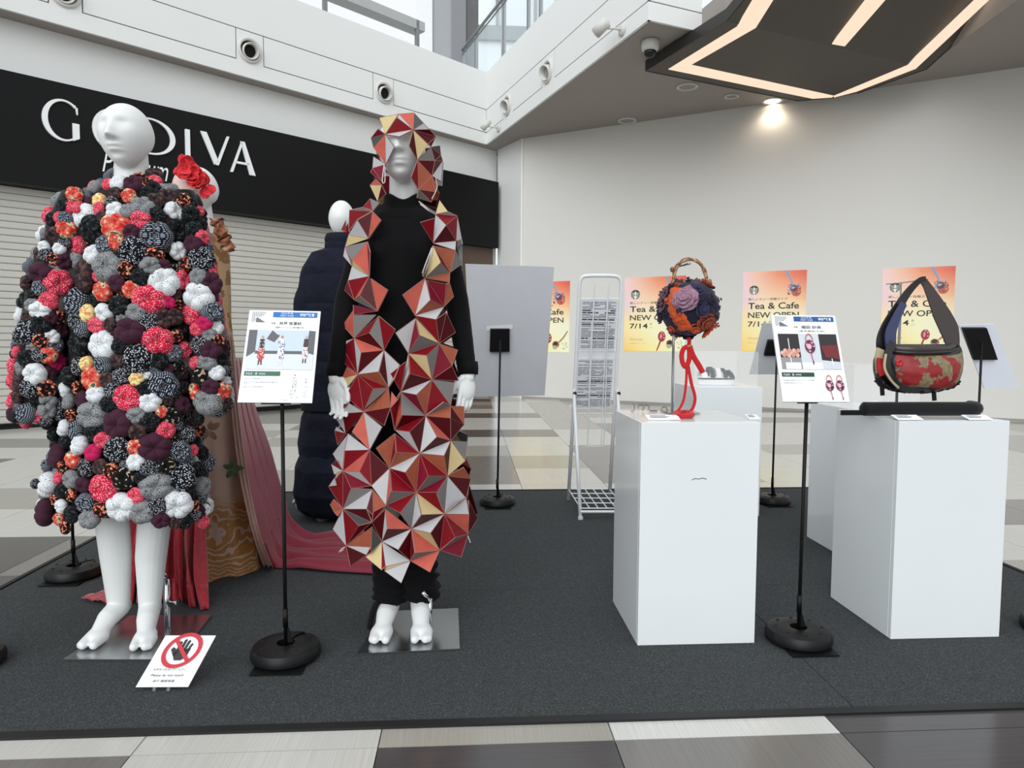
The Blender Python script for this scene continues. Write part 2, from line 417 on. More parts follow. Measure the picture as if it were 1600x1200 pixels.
# shutter: box, guide rails, one slat per lath
shutter = empty('roller_shutter', LA+LD*3, 'closed pale grey roller shutter of narrow horizontal slats under the black fascia', 'shutter')
sh0, sh1 = -8.0, Ls(717, 400)[0]
nsl = 34; pz = (sgb-0.06)/nsl
slm = MB().prism([LD*0, LD*(sh1-sh0), LD*(sh1-sh0)+UP*(pz-0.006), UP*(pz-0.006)], -LN*0.03)
slm.prism([LN*0.004+UP*0.008, LN*0.004+LD*(sh1-sh0)+UP*0.008, LD*(sh1-sh0)+LN*0.004+UP*(pz-0.014), LN*0.004+UP*(pz-0.014)], -LN*0.008)
slm = slm.me('slat', SHUT)
for i in range(nsl):
    o = bpy.data.objects.new('slat', slm); COL.objects.link(o); o.parent = shutter
    o.location = LA+LD*sh0-LN*0.06+UP*(0.06+i*pz) - root_loc(shutter)
MB().prism([LA+LD*s-LN*0.02+UP*z for s, z in ((sh0, 0.0), (sh1, 0.0), (sh1, 0.055), (sh0, 0.055))], -LN*0.06).build('bottom_bar', BLACK, shutter)
MB().prism([LA+LD*(sh1+s)+LN*0.03+UP*z for s, z in ((0, 0), (0.06, 0), (0.06, sgb), (0, sgb))], -LN*0.12).build('guide_rail', GREYM, shutter)
bp = MB().prism([LA+LD*s-LN*0.0+UP*z for s, z in ((sh1+0.06, 0), (s_end, 0), (s_end, sgb), (sh1+0.06, sgb))], -LN*0.09)
struct(bp.build('trim_1', WOOD))
struct(MB().prism([LA+LD*s+LN*0.02+UP*z for s, z in ((-8, 0), (s_end, 0), (s_end, 0.03), (-8, 0.03))], -LN*0.05).build('baseboard_left', BLACK))
# return pier between the shop front and the hoarding
p = [LB-LD*0.0, RA, RA-RN*0.3, LB-RN*0.6]
struct(MB().prism([LB+LN*0.0, RA, RA+Vector((0.1, 0.3, 0)), LB+Vector((0.3, 0.4, 0))], UP*(H+0.2)).build('wall_center', WALLW))
struct(MB().box(RA+RN*0.004+RD*0.02+UP*H/2, (0.035, 0.035, H), rz=math.atan2(RD.y, RD.x)).build('trim_2', M((232, 231, 226), 0.5, name='pale_corner_bead')))
# ---- right hoarding
wr = struct(wall_slab('wall_right', RA, RD, RN, 0, 13.5, 0, H+0.3, 0.15, WALLR))
struct(MB().prism([RA+RN*0.012, RA+RN*0.012+RD*13.5, RA+RN*0.012+RD*13.5+UP*0.035, RA+RN*0.012+UP*0.035], -RN*0.02).build('baseboard_right', M((150, 146, 138), 0.5, name='skirting')))
# ---- fascia bands over the hall (left and right bulkheads)
FA = Vector((-4.992, 7.9482, 0)); FB = Vector((0.3241, 12.6698, 0)); FD = (FB-FA).normalized(); FN = Vector((FD.y, -FD.x, 0))
BA = FB.copy(); BB = Vector((1.9681, 7.7054, 0)); BD = (BB-BA).normalized(); BN = Vector((BD.y, -BD.x, 0))
if BN.dot(-BA) < 0: BN = -BN
EA = BB.copy(); EB = Vector((2.6546, 7.9534, 0)); ED = (EB-EA).normalized(); EN = Vector((ED.y, -ED.x, 0))
if EN.dot(-EA) < 0: EN = -EN
def sz(A, D, N):
    def f(u, v):
        q = V(u, v, A, N); return (q-A).dot(D), q.z
    return f
fs = sz(FA, FD, FN); bs = sz(BA, BD, BN); es = sz(EA, ED, EN)
ztop = (fs(457, 0)[1]+fs(762, 112)[1])/2; zg1 = (fs(300, 20)[1]+fs(760, 171.6)[1])/2; zg2 = (fs(300, 71)[1]+fs(760, 207)[1])/2
def band(name, A, D, N, sA, sB, bays, f, label=None):
    """bulkhead face of separate panels with open joints; bays = nozzle plates (s0,s1)"""
    sQ = sA+(0.12 if name.endswith('end') else 0)
    par = struct(MB().prism([A+D*sQ-N*0.03+UP*(H+0.01), A+D*(sB-0.03)-N*0.03+UP*(H+0.01), A+D*(sB-0.03)-N*0.03+UP*(ztop-0.01), A+D*sQ-N*0.03+UP*(ztop-0.01)], -N*0.3).build(name, GAP))
    g = 0.007
    def pan(s0, s1, z0, z1):
        MB().prism([A+D*s0+UP*z0, A+D*s1+UP*z0, A+D*s1+UP*z1, A+D*s0+UP*z1], -N*0.035).build('panel', WALLW, par)
    pan(sA, sB, zg1+g, ztop); pan(sA, sB, H, zg2-g)
    cur = sA
    for s0, s1 in bays+[(sB, sB)]:
        if s0-cur > 0.05: pan(cur, s0-g, zg2+g, zg1-g)
        if s1 > s0: pan(s0+g, s1-g, zg2-g, zg1-g); cur = s1+g
    return par
nz = [((102, -12), 76, 129), ((389, 79), 369, 412), ((600, 145), 583, 615)]
baysL = [(fs(a, fv)[0], fs(b, fv)[0]) for (cc, a, b), fv in zip(nz, (10, 80, 145))]
band('wall_upper_left', FA, FD, FN, -8, (FB-FA).length, baysL, fs)
nr = [((793, 165), 785.5, 801), ((856, 112), 847, 866)]
baysR = [(bs(a, cc[1])[0], bs(b, cc[1])[0]) for cc, a, b in nr]
BL = (BB-BA).length
band('wall_upper_right', BA, BD, BN, 0, BL, baysR, bs)
band('wall_upper_end', EA, ED, EN, 0.0, (EB-EA).length, [], es)
# soffit
EE = EB + (EB-EA).normalized()*0
def ceil_z(p): return Vector((p.x, p.y, H+0.003))
FBi = FB-FN*0.05-BN*0.05; BBi = BB-BN*0.05-EN*0.05; EBi = EB-EN*0.05
low = [EBi, Vector((2.75, 7.5, 0)), Vector((5.80, 8.42, 0)), Vector((5.63, 7.0, 0)), Vector((5.38, 5.8, 0)), Vector((4.7, 3.4, 0)), Vector((13, 1.8, 0))]
upp = [RA+Vector((0, 0.6, 0)), RA+RD*2.2, RA+RD*5.6, RA+RD*6.4, RA+RD*8.2, RA+RD*10.5, RA+RD*13.3]
cm = MB()
for pl in [[FA-FD*8-FN*0.05, FBi, LB+Vector((0, 0.5, 0)), LA-LD*8-LN*0.2], [FBi, BBi, EBi, upp[0], LB+Vector((0, 0.5, 0))]]+[[low[i], low[i+1], upp[i+1], upp[i]] for i in range(6)]:
    cm.prism([ceil_z(p) for p in pl], UP*0.25)
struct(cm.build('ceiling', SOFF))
def poly_slab(pts, z, th, name, mat):
    bm = bmesh.new(); vs = [bm.verts.new((p.x, p.y, z)) for p in pts]; f = bm.faces.new(vs)
    bmesh.ops.triangulate(bm, faces=[f]); r = bmesh.ops.extrude_face_region(bm, geom=bm.faces[:])
    bmesh.ops.translate(bm, vec=(0, 0, th), verts=[e for e in r['geom'] if isinstance(e, bmesh.types.BMVert)])
    bmesh.ops.recalc_face_normals(bm, faces=bm.faces)
    me = bpy.data.meshes.new(name); bm.to_mesh(me); bm.free(); me.materials.append(mat)
    o = bpy.data.objects.new(name, me); COL.objects.link(o); return o
# floor of the upper gallery behind the parapets, columns and glazing beyond
struct(poly_slab([FA-FD*8-FN*0.3, FB-FN*0.3+Vector((0, 0.1, 0)), FB+Vector((2, 8, 0)), Vector((-16, 16, 0))], H+0.3, 0.3, 'ceiling_gallery', M((205, 206, 204), 0.6, name='gallery_slab')))
def col_at(name, u0, u1, Y, z0, z1, mat, depth=0.4):
    a = P(u0, 60, Y); b = P(u1, 60, Y)
    return struct(MB().box(((a.x+b.x)/2, Y, (z0+z1)/2), (b.x-a.x, depth, z1-z0)).build(name, mat))
WCOL = M((222, 224, 224), 0.5, name='white_column')
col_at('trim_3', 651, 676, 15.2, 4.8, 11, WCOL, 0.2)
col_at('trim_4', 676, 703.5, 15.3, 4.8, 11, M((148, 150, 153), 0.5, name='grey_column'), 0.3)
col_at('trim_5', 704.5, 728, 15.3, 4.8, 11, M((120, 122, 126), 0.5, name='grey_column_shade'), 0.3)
col_at('trim_6', 783, 788, 17.2, 4.8, 11, GREYM, 0.1)
# dark glazed bay behind the columns with black foliage reflections
t = NT('dark_glazing'); v_ = t.coord(); t.col(t.ramp(t.noise(v_, 2.2, 6, 0.7), [(0.45, srgb(16, 17, 19)), (0.62, srgb(40, 43, 46)), (0.75, srgb(120, 126, 130))])).set(rough=0.1)
a = P(727, 50, 16.5); b = P(747.5, 50, 16.5)
struct(MB().box(((a.x+b.x)/2, 16.5, 8), (b.x-a.x, 0.05, 6)).build('window_1', t.m))
# buildings seen through the gallery glass
bld = empty('office_building', (2, 30, 0), 'pale office building with a grey band seen through the gallery glass', 'building')
a = P(747, 60, 30); b = P(1300, 60, 30)
MB().box(((a.x+b.x)/2, 31, 10), (b.x-a.x, 2, 20)).build('facade', M((226, 234, 238), 0.6, name='pale_facade'), bld)
z1 = P(800, 42, 29.9).z; z0 = P(800, 64, 29.9).z
MB().box(((a.x+b.x)/2, 29.9, (z0+z1)/2), (b.x-a.x, 0.2, z1-z0)).build('spandrel_band', M((124, 130, 133), 0.5, name='band'), bld)
for k in range(8):
    x = a.x+0.8+k*1.6
    MB().box((x, 29.85, z1+1.6), (0.12, 0.15, 3.2)).build('window_mullion', GREYM, bld)
# ---- gallery railing above the right bulkhead
rail = empty('gallery_railing', BA+UP*ztop, 'glass gallery railing with grey steel posts above the bulkhead corner', 'railing')
ro = -0.35
RPA = BA+BN*ro; gs = sz(RPA, BD, BN)
h1 = gs(712, 92); h2 = gs(783, 0)
hz = (h1[1]+h2[1])/2; s0 = h1[0]-0.3
MB().tube([RPA+BD*s0+UP*hz, RPA+BD*5.2+UP*hz], 0.028).build('handrail', GREYM, rail)
MB().tube([RPA+BD*s0+UP*(hz-0.10), RPA+BD*5.2+UP*(hz-0.10)], 0.014).build('lower_rail', GREYM, rail)
for u, v in ((742, 55), (786, 20), (824, 10), (843, 5), (868, -20), (905, -50)):
    s, z = gs(u, v); MB().box(RPA+BD*s+UP*(ztop-0.1+hz)/2+UP*0.0, (0.05, 0.05, 0.01)).v
    MB().prism([RPA+BD*(s-0.025)+UP*(ztop-0.3), RPA+BD*(s+0.025)+UP*(ztop-0.3), RPA+BD*(s+0.025)+UP*hz, RPA+BD*(s-0.025)+UP*hz], -BN*0.05).build('post', GREYM, rail)
MB().prism([RPA+BD*s0+UP*(ztop-0.3), RPA+BD*5.2+UP*(ztop-0.3), RPA+BD*5.2+UP*(hz-0.12), RPA+BD*s0+UP*(hz-0.12)], -BN*0.012).build('glass_pane', GLASS, rail)
# grey service beam and glass along the left gallery
beam = empty('gallery_beam', FB+UP*ztop, 'pale grey horizontal beam with rail brackets above the left bulkhead', 'beam')
bo = -0.5; QA = FA+FN*bo; qs = sz(QA, FD, FN)
zt_ = (qs(530, -15)[1]+qs(660, 29)[1])/2; zb_ = qs(660, 48)[1]; se = qs(664, 40)[0]
MB().prism([QA+FD*(se-7)+UP*zb_, QA+FD*se+UP*zb_, QA+FD*se+UP*zt_, QA+FD*(se-7)+UP*zt_], -FN*0.25).build('beam_body', M((176, 178, 177), 0.5, name='beam_grey'), beam)
for s in (se-0.15, qs(509, 0)[0]):
    MB().prism([QA+FD*(s-0.03)+UP*(ztop-0.1), QA+FD*(s+0.03)+UP*(ztop-0.1), QA+FD*(s+0.03)+UP*zt_, QA+FD*(s-0.03)+UP*zt_], -FN*0.06).build('bracket', GREYM, beam)
MB().prism([QA+FD*(se-7)+UP*(ztop+0.05), QA+FD*(se)+UP*(ztop+0.05), QA+FD*(se)+UP*(ztop+0.10), QA+FD*(se-7)+UP*(ztop+0.10)], -FN*0.03).build('lower_rail', GREYM, beam)
# ---- round air nozzles
NOZ = M((206, 205, 200), 0.35, name='nozzle_enamel'); HOLE = M((12, 12, 13), 0.9, name='duct_dark', var=0)
def nozzle(A, D, N, f, u, v, r, tilt, label, dark):
    s, z = f(u, v); c = A+D*s+UP*z
    o = empty('air_nozzle', c, label, 'air nozzle', 'round air nozzles in the bulkheads')
    m = MB(); m.lathe(c, [(r*1.08, 0.0), (r*1.08, 0.02), (r*0.98, 0.035), (r*0.86, 0.03), (r*0.8, 0.005), (r*0.8, -0.02)], 40, axis=N, cap=False); m.build('outer_ring', NOZ, o, smooth=True)
    MB().lathe(c, [(0.001, 0.004), (r*0.9, 0.004)], 32, axis=N, cap=False).build('backing', M((120, 118, 112), 0.7, name='noz_back') if not dark else HOLE, o)
    ax = (N + D*tilt[0] + UP*tilt[1]).normalized(); c2 = c+N*0.01+(D*tilt[0]+UP*tilt[1])*r*0.25
    MB().lathe(c2, [(r*0.66, -0.03), (r*0.70, 0.05), (r*0.66, 0.075), (r*0.60, 0.07), (r*0.52, 0.02), (r*0.50, -0.01)], 36, axis=ax, cap=False).build('inner_tube', NOZ, o, smooth=True)
    MB().lathe(c2, [(0.001, 0.0), (r*0.56, 0.0)], 28, axis=ax, cap=False).build('duct', HOLE if dark else M((160, 158, 150), 0.6, name='noz_grey'), o)
rn = 0.155
nozzle(FA, FD, FN, fs, 101, -12, rn, (-0.1, -0.35), 'round white air nozzle cut by the top edge at the far left of the bulkhead', True)
nozzle(FA, FD, FN, fs, 390, 79, rn, (-0.1, -0.3), 'round white air nozzle with dark opening, middle one on the left bulkhead', True)
nozzle(FA, FD, FN, fs, 600, 145, rn, (-0.1, -0.3), 'round white air nozzle above the hood of red panels, on the left bulkhead', True)
nozzle(BA, BD, BN, bs, 793, 165, rn, (0.25, -0.35), 'round white air nozzle nearest the corner on the right bulkhead', False)
nozzle(BA, BD, BN, bs, 856, 112, rn, (0.25, -0.35), 'larger looking round white air nozzle higher up the right bulkhead', False)
# small spotlights and camera
def spot(u, v, ua, va, r, label):
    s, z = bs(u, v); c = BA+BD*s+UP*z
    o = empty('spotlight', c, label, 'spotlight', 'small white spotlights on the right bulkhead')
    MB().lathe(c, [(0.07, 0), (0.07, 0.02), (0.03, 0.03)], 20, axis=BN).build('mount_plate', NOZ, o, smooth=True)
    e = c+BN*0.24+UP*0.02-BD*0.10*ua
    MB().tube([c, c+BN*0.12, e], 0.014, 8).build('arm', NOZ, o, smooth=True)
    ax = (BN*0.5-UP*0.6-BD*0.9*ua).normalized()
    MB().lathe(e-ax*0.02, [(0.02, -0.1), (r, -0.08), (r, 0.10), (r*0.85, 0.10), (r*0.8, 0.06)], 20, axis=ax).build('lamp_head', NOZ, o, smooth=True)
    MB().lathe(e-ax*0.02, [(0.002, 0.085), (r*0.82, 0.085)], 16, axis=ax, cap=False).build('lens', M((60, 62, 64), 0.15, name='lamp_lens'), o)
spot(973, 47, 1, 0, 0.065, 'white spotlight on a bracket near the free end of the right bulkhead')
spot(780, 200, 0.3, 0, 0.05, 'small white spotlight tucked into the corner of the two bulkheads')
c = G(1016, 64, H)
o = empty('dome_camera', c, 'white security camera with a dark dome under the ceiling', 'camera')
MB().lathe(c, [(0.10, 0.0), (0.105, -0.02), (0.10, -0.10), (0.07, -0.12)], 28).build('housing', NOZ, o, smooth=True)
MB().lathe(c, [(0.072, -0.11), (0.068, -0.15), (0.04, -0.185), (0.001, -0.195)], 24).build('dome', M((14, 14, 15), 0.1, name='dome_black'), o, smooth=True)
def downlight(u, v, r, label, lit=False):
    c = G(u, v, H); o = empty('ceiling_downlight', c, label, 'downlight')
    MB().lathe(c, [(r*1.15, 0), (r*1.15, -0.012), (r*0.95, -0.02), (r*0.85, -0.005)], 28, cap=False).build('trim_ring', NOZ, o, smooth=True)
    MB().lathe(c, [(0.001, -0.006), (r*0.9, -0.006)], 24, cap=False).build('diffuser', emit((255, 236, 205), 9.0, 'lamp_warm') if lit else M((150, 146, 140), 0.3, name='lamp_off'), o)
    return c
downlight(980, 188, 0.13, 'unlit round downlight beside the top of the white corner pier')
downlight(1074, 135, 0.13, 'faint flush round ceiling fitting left of the chevron lamp')
downlight(1143, 150, 0.09, 'small unlit round downlight just left of the lit one')
c = downlight(1207, 157, 0.13, 'lit warm downlight grazing the hoarding beside the chevron lamp', True)
l = bpy.data.lights.new('downlight_glow', 'SPOT'); l.energy = 13; l.color = (1, 0.85, 0.66); l.shadow_soft_size = 0.08; l.spot_size = 2.6; l.spot_blend = 0.8
lo = bpy.data.objects.new('downlight_glow', l); COL.objects.link(lo); lo.location = c-UP*0.06
# ---- chevron ceiling lamp
lampD = M((84, 79, 73), 0.6, name='bronze_panel'); lampE = M((46, 43, 40), 0.45, name='bronze_edge')
STRIP = emit((255, 226, 200), 1.05, 'strip_light')
zc = 4.40
def vplane(a, b, u, v):
    d = (b-a); n = Vector((d.y, -d.x, 0)).normalized(); return V(u, v, a, n)
A_ = G(1009, 111, zc); Bc = G(1135, 33, zc); D_ = G(1246, 158, zc); Er = G(1303, 152.5, zc); E2 = G(1340, 146, zc); E_ = G(1448, 108, zc)
C_ = vplane(A_, Bc, 1162, 0); F_ = vplane(E2, E_, 1567, 0)
C2 = Bc+(C_-Bc)*2.2; F2 = E_+(F_-E_)*2.0
lamp = empty('chevron_ceiling_lamp', (A_+E_)/2, 'large folded dark bronze ceiling lamp edged with warm light strips', 'ceiling lamp')
MB().prism([A_, D_, Er, E2, E_, Bc], UP*0.12).build('rear_panel', lampD, lamp)
MB().prism([Bc, E_, F2, C2], UP*0.12).build('front_panel', lampD, lamp)
def strip(pts, name='light_strip'):
    MB().prism([p-UP*0.004 for p in pts], UP*0.02).build(name, STRIP, lamp)
g = lambda u, v: G(u, v, zc)
n_f = (E_-Bc).cross(C2-Bc).normalized()
h = lambda u, v: V(u, v, Bc, n_f)
strip([g(1044, 108), g(1152, 41), g(1181, 43), g(1080, 101)])
strip([g(1044, 108), g(1080, 101), g(1303, 149.5), g(1300, 152), g(1270, 154)])
strip([g(1303, 152), g(1303, 149.5), g(1418, 101.5), g(1431, 107), g(1338, 143)])
b1 = h(1152, 41); b2 = h(1176, 0); b3 = h(1208, 0); b4 = h(1181, 43)
strip([b1, b1+(b2-b1)*2.5, b4+(b3-b4)*2.5, b4])
b1 = h(1431, 107); b2 = h(1545, 0); b3 = h(1524, 0); b4 = h(1418, 101.5)
strip([b1, b1+(b2-b1)*1.8, b4+(b3-b4)*1.8, b4])
b1 = h(1300, 68.5); b2 = h(1353, 0); b3 = h(1383, 0); b4 = h(1320, 72)
strip([b1, b1+(b2-b1)*2.2, b4+(b3-b4)*2.2, b4])
# dark outer frame of the lamp
def frame(a, b, w=0.06, name='frame'):
    d = (b-a).normalized(); nn = d.cross(UP).normalized()
    MB().prism([a-nn*0.005, b-nn*0.005, b-nn*0.005+UP*0.13, a-nn*0.005+UP*0.13], nn*0.015).build(name, lampE, lamp)
for a, b in ((A_, D_), (D_, Er), (E2, E_), (A_, Bc), (Bc, C2), (E_, F2)): frame(a-UP*0.005, b-UP*0.005)
# ============================================================ CARPET
T = NT('needlefelt_carpet'); v = T.coord(); n1 = T.noise(v, 260, 3, 0.7); n2 = T.noise(v, 45, 3, 0.6); n3 = T.noise(v, 3, 2)
cc = T.ramp(n1, [(0.34, srgb(46, 50, 51)), (0.55, srgb(74, 77, 78)), (0.72, srgb(136, 139, 140))])
cc = T.mix(T.math('MULTIPLY', n2, 0.6), cc, srgb(58, 61, 62)); T.col(T.mix(T.math('MULTIPLY', n3, 0.25), cc, srgb(72, 75, 76)))
T.set(rough=1.0, spec=0.1).bump(n1, 0.8, 0.004); CARP = T.m
CZ = 0.005
cx0, cx1, cy0, cy1 = -1.91, 2.478, 1.772, 4.655
carpet = empty('display_carpet', (cx0, cy0, 0), 'large dark grey felt carpet laid on the tiles under the whole display', 'carpet')
ym = G(850, 922).y; xm = G(1330, 1105).x
for xa, xb, ya, yb in ((cx0+.03, xm, cy0+.03, ym), (xm+.003, cx1-.03, cy0+.03, ym), (cx0+.03, 0.94, ym+.003, cy1-.03), (0.943, cx1-.03, ym+.003, cy1-.03)):
    MB().box(((xa+xb)/2, (ya+yb)/2, CZ/2), (xb-xa, yb-ya, CZ)).build('carpet_section', CARP, carpet)
for (xa, xb, ya, yb) in ((cx0, cx1, cy0, cy0+.03), (cx0, cx1, cy1-.012, cy1), (cx0, cx0+.02, cy0, cy1), (cx1-.02, cx1, cy0, cy1)):
    MB().prism([(xa, ya, 0), (xb, ya, 0), (xb, yb, 0), (xa, yb, 0)], UP*(CZ+0.002)).build('edge_strip', M((13, 13, 14), 0.55, name='black_edge_tape'), carpet)
# ============================================================ PEDESTALS
T = NT('white_gloss_laminate'); v = T.coord(); T.col(T.mix(T.noise(v, 2.0, 3), srgb(223, 228, 229), srgb(231, 235, 236))).set(rough=0.13).bump(T.noise(v, 5, 1), 0.015, 0.01); PEDM = T.m
EDGE = M((244, 246, 246), 0.3, name='laminate_edge')
def pedestal(x0, x1, y0, y1, h, label):
    c = Vector(((x0+x1)/2, (y0+y1)/2, CZ+0.001)); w = x1-x0; d = y1-y0
    o = empty('display_pedestal', c, label, 'pedestal', 'white gloss display pedestals')
    zc = c.z+h/2; t = 0.018
    MB().box((c.x, y0+t/2, zc), (w, t, h), bev=0.0012).build('front_panel', PEDM, o)
    MB().box((c.x, y1-t/2, zc), (w, t, h), bev=0.0012).build('back_panel', PEDM, o)
    MB().box((x0+t/2-.0005, c.y, zc), (t, d-2*t-.001, h-.0005), bev=0.001).build('side_panel', PEDM, o)
    MB().box((x1-t/2+.0005, c.y, zc), (t, d-2*t-.001, h-.0005), bev=0.001).build('side_panel', PEDM, o)
    MB().box((c.x, c.y, c.z+h-t/2+.0006), (w-2*t, d-2*t, t)).build('top_panel', PEDM, o)
    return o
p1 = pedestal(0.566, 0.966, 2.218, 2.612, 0.749, 'tall white gloss pedestal with a small scuff, under the round bag with bamboo handle')
p3 = pedestal(1.446, 1.836, 2.222, 2.616, 0.752, 'tall white gloss pedestal under the patchwork shoulder bag')
q = G(1186, 808)
p2_ = pedestal(q.x-0.40, q.x, q.y, q.y+0.39, 0.755, 'white gloss pedestal further back carrying the acrylic case with the platform shoe')
q = G(1260.4, 840)
p4_ = pedestal(q.x, q.x+0.39, q.y-0.39, q.y, 0.705, 'lower white gloss pedestal behind the shoulder bag pedestal, under the case of jewellery')
# scuff mark on the first pedestal
SC_ = M((70, 72, 76), 0.7, name='scuff', var=0)
m = MB(); yy = 2.2172
pts = [P(u, v, yy) for u, v in ((1081, 750), (1086, 747.5), (1092, 748.5), (1097, 746.8), (1104, 748.5))]
m.tube(pts, 0.0011, 5); m.build('scuff_mark', SC_, p1)
# ============================================================ STANDS
def stand_base(c, parent, r=0.108, slot=math.radians(60)):
    prof = [(0.028, 0.002), (r*0.93, 0.002), (r, 0.012), (r, 0.028), (r*0.93, 0.043), (r*0.8, 0.049), (0.05, 0.052), (0.028, 0.05)]
    rings = []; n = 44; a0 = slot+0.13; a1 = slot+2*PI-0.13
    for k in range(n+1):
        a = a0+(a1-a0)*k/n
        rings.append([Vector((c.x+rr*math.cos(a), c.y+rr*math.sin(a), c.z+z)) for rr, z in prof])
    m = MB(); m.rings(rings, cap=True); m.build('rubber_base', BLACKR, parent, autosmooth=0.6)
    for k in range(8):
        m = MB(); a = slot+0.4+k*(2*PI-0.8)/7
        m.lathe(c+Vector((r*0.7*math.cos(a), r*0.7*math.sin(a), 0.0505)), [(0.001, 0.0015), (0.005, 0.0015), (0.006, -0.001)], 10, cap=False)
        m.build('hole', M((6, 6, 7), 0.8, name='hole_black', var=0), parent)
    MB().box(c+Vector((0.0, -r*0.55, 0.004)), (r*1.45, r*1.2, 0.003)).build('steel_plate', BLACK, parent)
    m = MB(); m.prism([c+Vector((-0.004, -0.002, 0.05)), c+Vector((0.024, -0.002, 0.05)), c+Vector((0.006, -0.002, 0.11)), c+Vector((-0.004, -0.002, 0.11))], (0, 0.004, 0))
    m.build('gusset', BLACK, parent)
def stand(c, h, label, r=0.108, top=None, lean=0.0):
    c = Vector((c.x, c.y, CZ+0.001)) if CZ else c
    o = empty('sign_stand', c, label, 'sign stand', 'black sign stands with rubber bases')
    stand_base(c, o, r)
    t = top or c+Vector((lean, 0, h))
    MB().tube([c+UP*0.03, c+(t-c)*0.5, t], 0.0062, 10).build('pole', BLACK, o, smooth=True)
    MB().tube([c+UP*0.10, c+UP*0.16], 0.0085, 10).build('collar', BLACK, o, smooth=True)
    return o
JP = 'ジュエリー作品'
BLUE = M((28, 110, 190), 0.5, name='banner_blue', var=0); GREEN = M((58, 104, 84), 0.5, name='bar_green', var=0); DGREEN = M((24, 68, 48), 0.5, name='bar_dark_green', var=0)
def pm(r, g, b): return M((r, g, b), 0.5, name='print_%d_%d_%d' % (r, g, b), var=0)
WH = pm(245, 247, 247); GL = pm(205, 208, 210); GM = pm(110, 112, 115)
def board(tl, tr, bl, parent, th=0.006):
    tl, tr, bl = Vector(tl), Vector(tr), Vector(bl); n = (tr-tl).cross(bl-tl).normalized()
    if n.dot(CPOS-tl) < 0: n = -n
    o = MB().prism([tl, tr, tr+bl-tl, bl], -n*th).build('sign_board', WHITEB, parent); return n, o
def logo(S, a, b, w, h):
    pl = []
    for i in range(8):
        for j in range(8):
            if i+j < 9 or j > i:
                r = 0.5
                if j >= 4 and i > j-3 and i < 3+(j-3)*1.5: continue
                if i+j <= 8: pl.append((rect(a+w*i/8, b+h*j/8, w/8*0.55, h/8*0.55), 0))
    pl.append(([(a+w*0.35, b+h*0.5), (a+w*1.0, b+h), (a+w*0.3, b+h)], 0))
    S.polys(pl, [GM], 'logo')
def common(S, name, sub, bar, banner=BLUE):
    logo(S, 0.05, 0.02, 0.19, 0.115)
    S.polys([(rect(0.34, 0.018, 0.62, 0.058), 0)], [banner], 'banner', k=1)
    S.text('2025年度', 0.45, 0.043, 0.17, 0.020, WH, k=2); S.text('卒業修了作品展', 0.44, 0.070, 0.19, 0.020, WH, k=2)
    S.text('特別選抜賞', 0.72, 0.066, 0.20, 0.034, WH, k=2, bold=0.02)
    S.text('作者', 0.325, 0.155, 0.06, 0.022, INK); S.text(name, 0.44, 0.162, 0.31, 0.036, INK, bold=0.01)
    S.text(sub, 0.39, 0.202, 0.40, 0.020, INK)
    S.polys([(rect(0.04, 0.672, 0.49, 0.048), 0)], [bar], 'bar', k=1); S.text('作品名：翼  WING', 0.06, 0.712, 0.27, 0.026, WH, k=2)
# stand A, in front of the pumpkin coat
cA = G(447, 1030)
sA = stand(cA, 0.80, 'black sign stand with a white board, standing between the two front mannequins')
tl, tr, bl = P(390, 484.5, 2.287), P(501, 486.5, 2.287), P(371, 628.5, 2.17)
MB().tube([cA+UP*0.78, (tl+tr+bl+(tr+bl-tl))/4+Vector((0, 0.02, -0.02))], 0.0062, 10).build('neck', BLACK, sA)
n, b_ = board(tl, tr, bl, sA)
MB().prism([(tl*.3+tr*.7)*.5+(bl+(tr-tl)*.7)*.5-n*.007, (tl*.7+tr*.3)*.5+(bl+(tr-tl)*.3)*.5-n*.007, bl+(tr-tl)*.3-n*.007, bl+(tr-tl)*.7-n*.007], -n*.012).build('bracket', BLACK, sA)
S = Sheet(tl, tr, bl, n, sA); common(S, '井芹 杏里紗', '(国際ファッション専門職大学)', GREEN)
pb = pm(198, 212, 226)
pl = [(rect(0.035, 0.222, 0.925, 0.43), 0), ([(0.035, 0.222), (0.15, 0.222), (0.15, 0.46), (0.035, 0.52)], 1), ([(0.87, 0.222), (0.96, 0.23), (0.96, 0.49), (0.85, 0.46)], 1),
      ([(0.15, 0.45), (0.87, 0.45), (0.87, 0.485), (0.15, 0.485)], 1), ([(0.035, 0.52), (0.15, 0.485), (0.87, 0.485), (0.96, 0.49), (0.96, 0.652), (0.035, 0.652)], 2),
      ([(0.29, 0.32), (0.36, 0.225), (0.43, 0.27), (0.47, 0.28), (0.40, 0.355)], 3)]
S.polys(pl, [pb, pm(92, 95, 100), pm(216, 222, 232), pm(96, 92, 96)], 'photo_print', k=1)
def fig(S, a, b, h, mats, seed):
    r = random.Random(seed); w = h*0.30; pl = [(circ(a, b+h*0.05, w*0.18, 0.8, 10), 0), ([(a-w*.3, b+h*.12), (a+w*.3, b+h*.12), (a+w*.35, b+h*.45), (a-w*.35, b+h*.45)], 1)]
    pl += [([(a-w*.4, b+h*.42), (a+w*.4, b+h*.42), (a+w*.5, b+h*.75), (a, b+h*.9), (a-w*.5, b+h*.75)], 2), ([(a-w*.25, b+h*.8), (a-w*.1, b+h*.8), (a-w*.1, b+h), (a-w*.3, b+h)], 1), ([(a+w*.1, b+h*.8), (a+w*.25, b+h*.8), (a+w*.3, b+h), (a+w*.1, b+h)], 1)]
    for k in range(34):
        x = a+(r.random()-.5)*w*.9; y = b+h*(.2+.58*r.random()); q = w*0.09
        pl.append(([(x-q, y), (x+q, y-q*.5), (x+q*.3, y+q)], 3))
    S.polys(pl, mats, 'printed_figure', k=2)
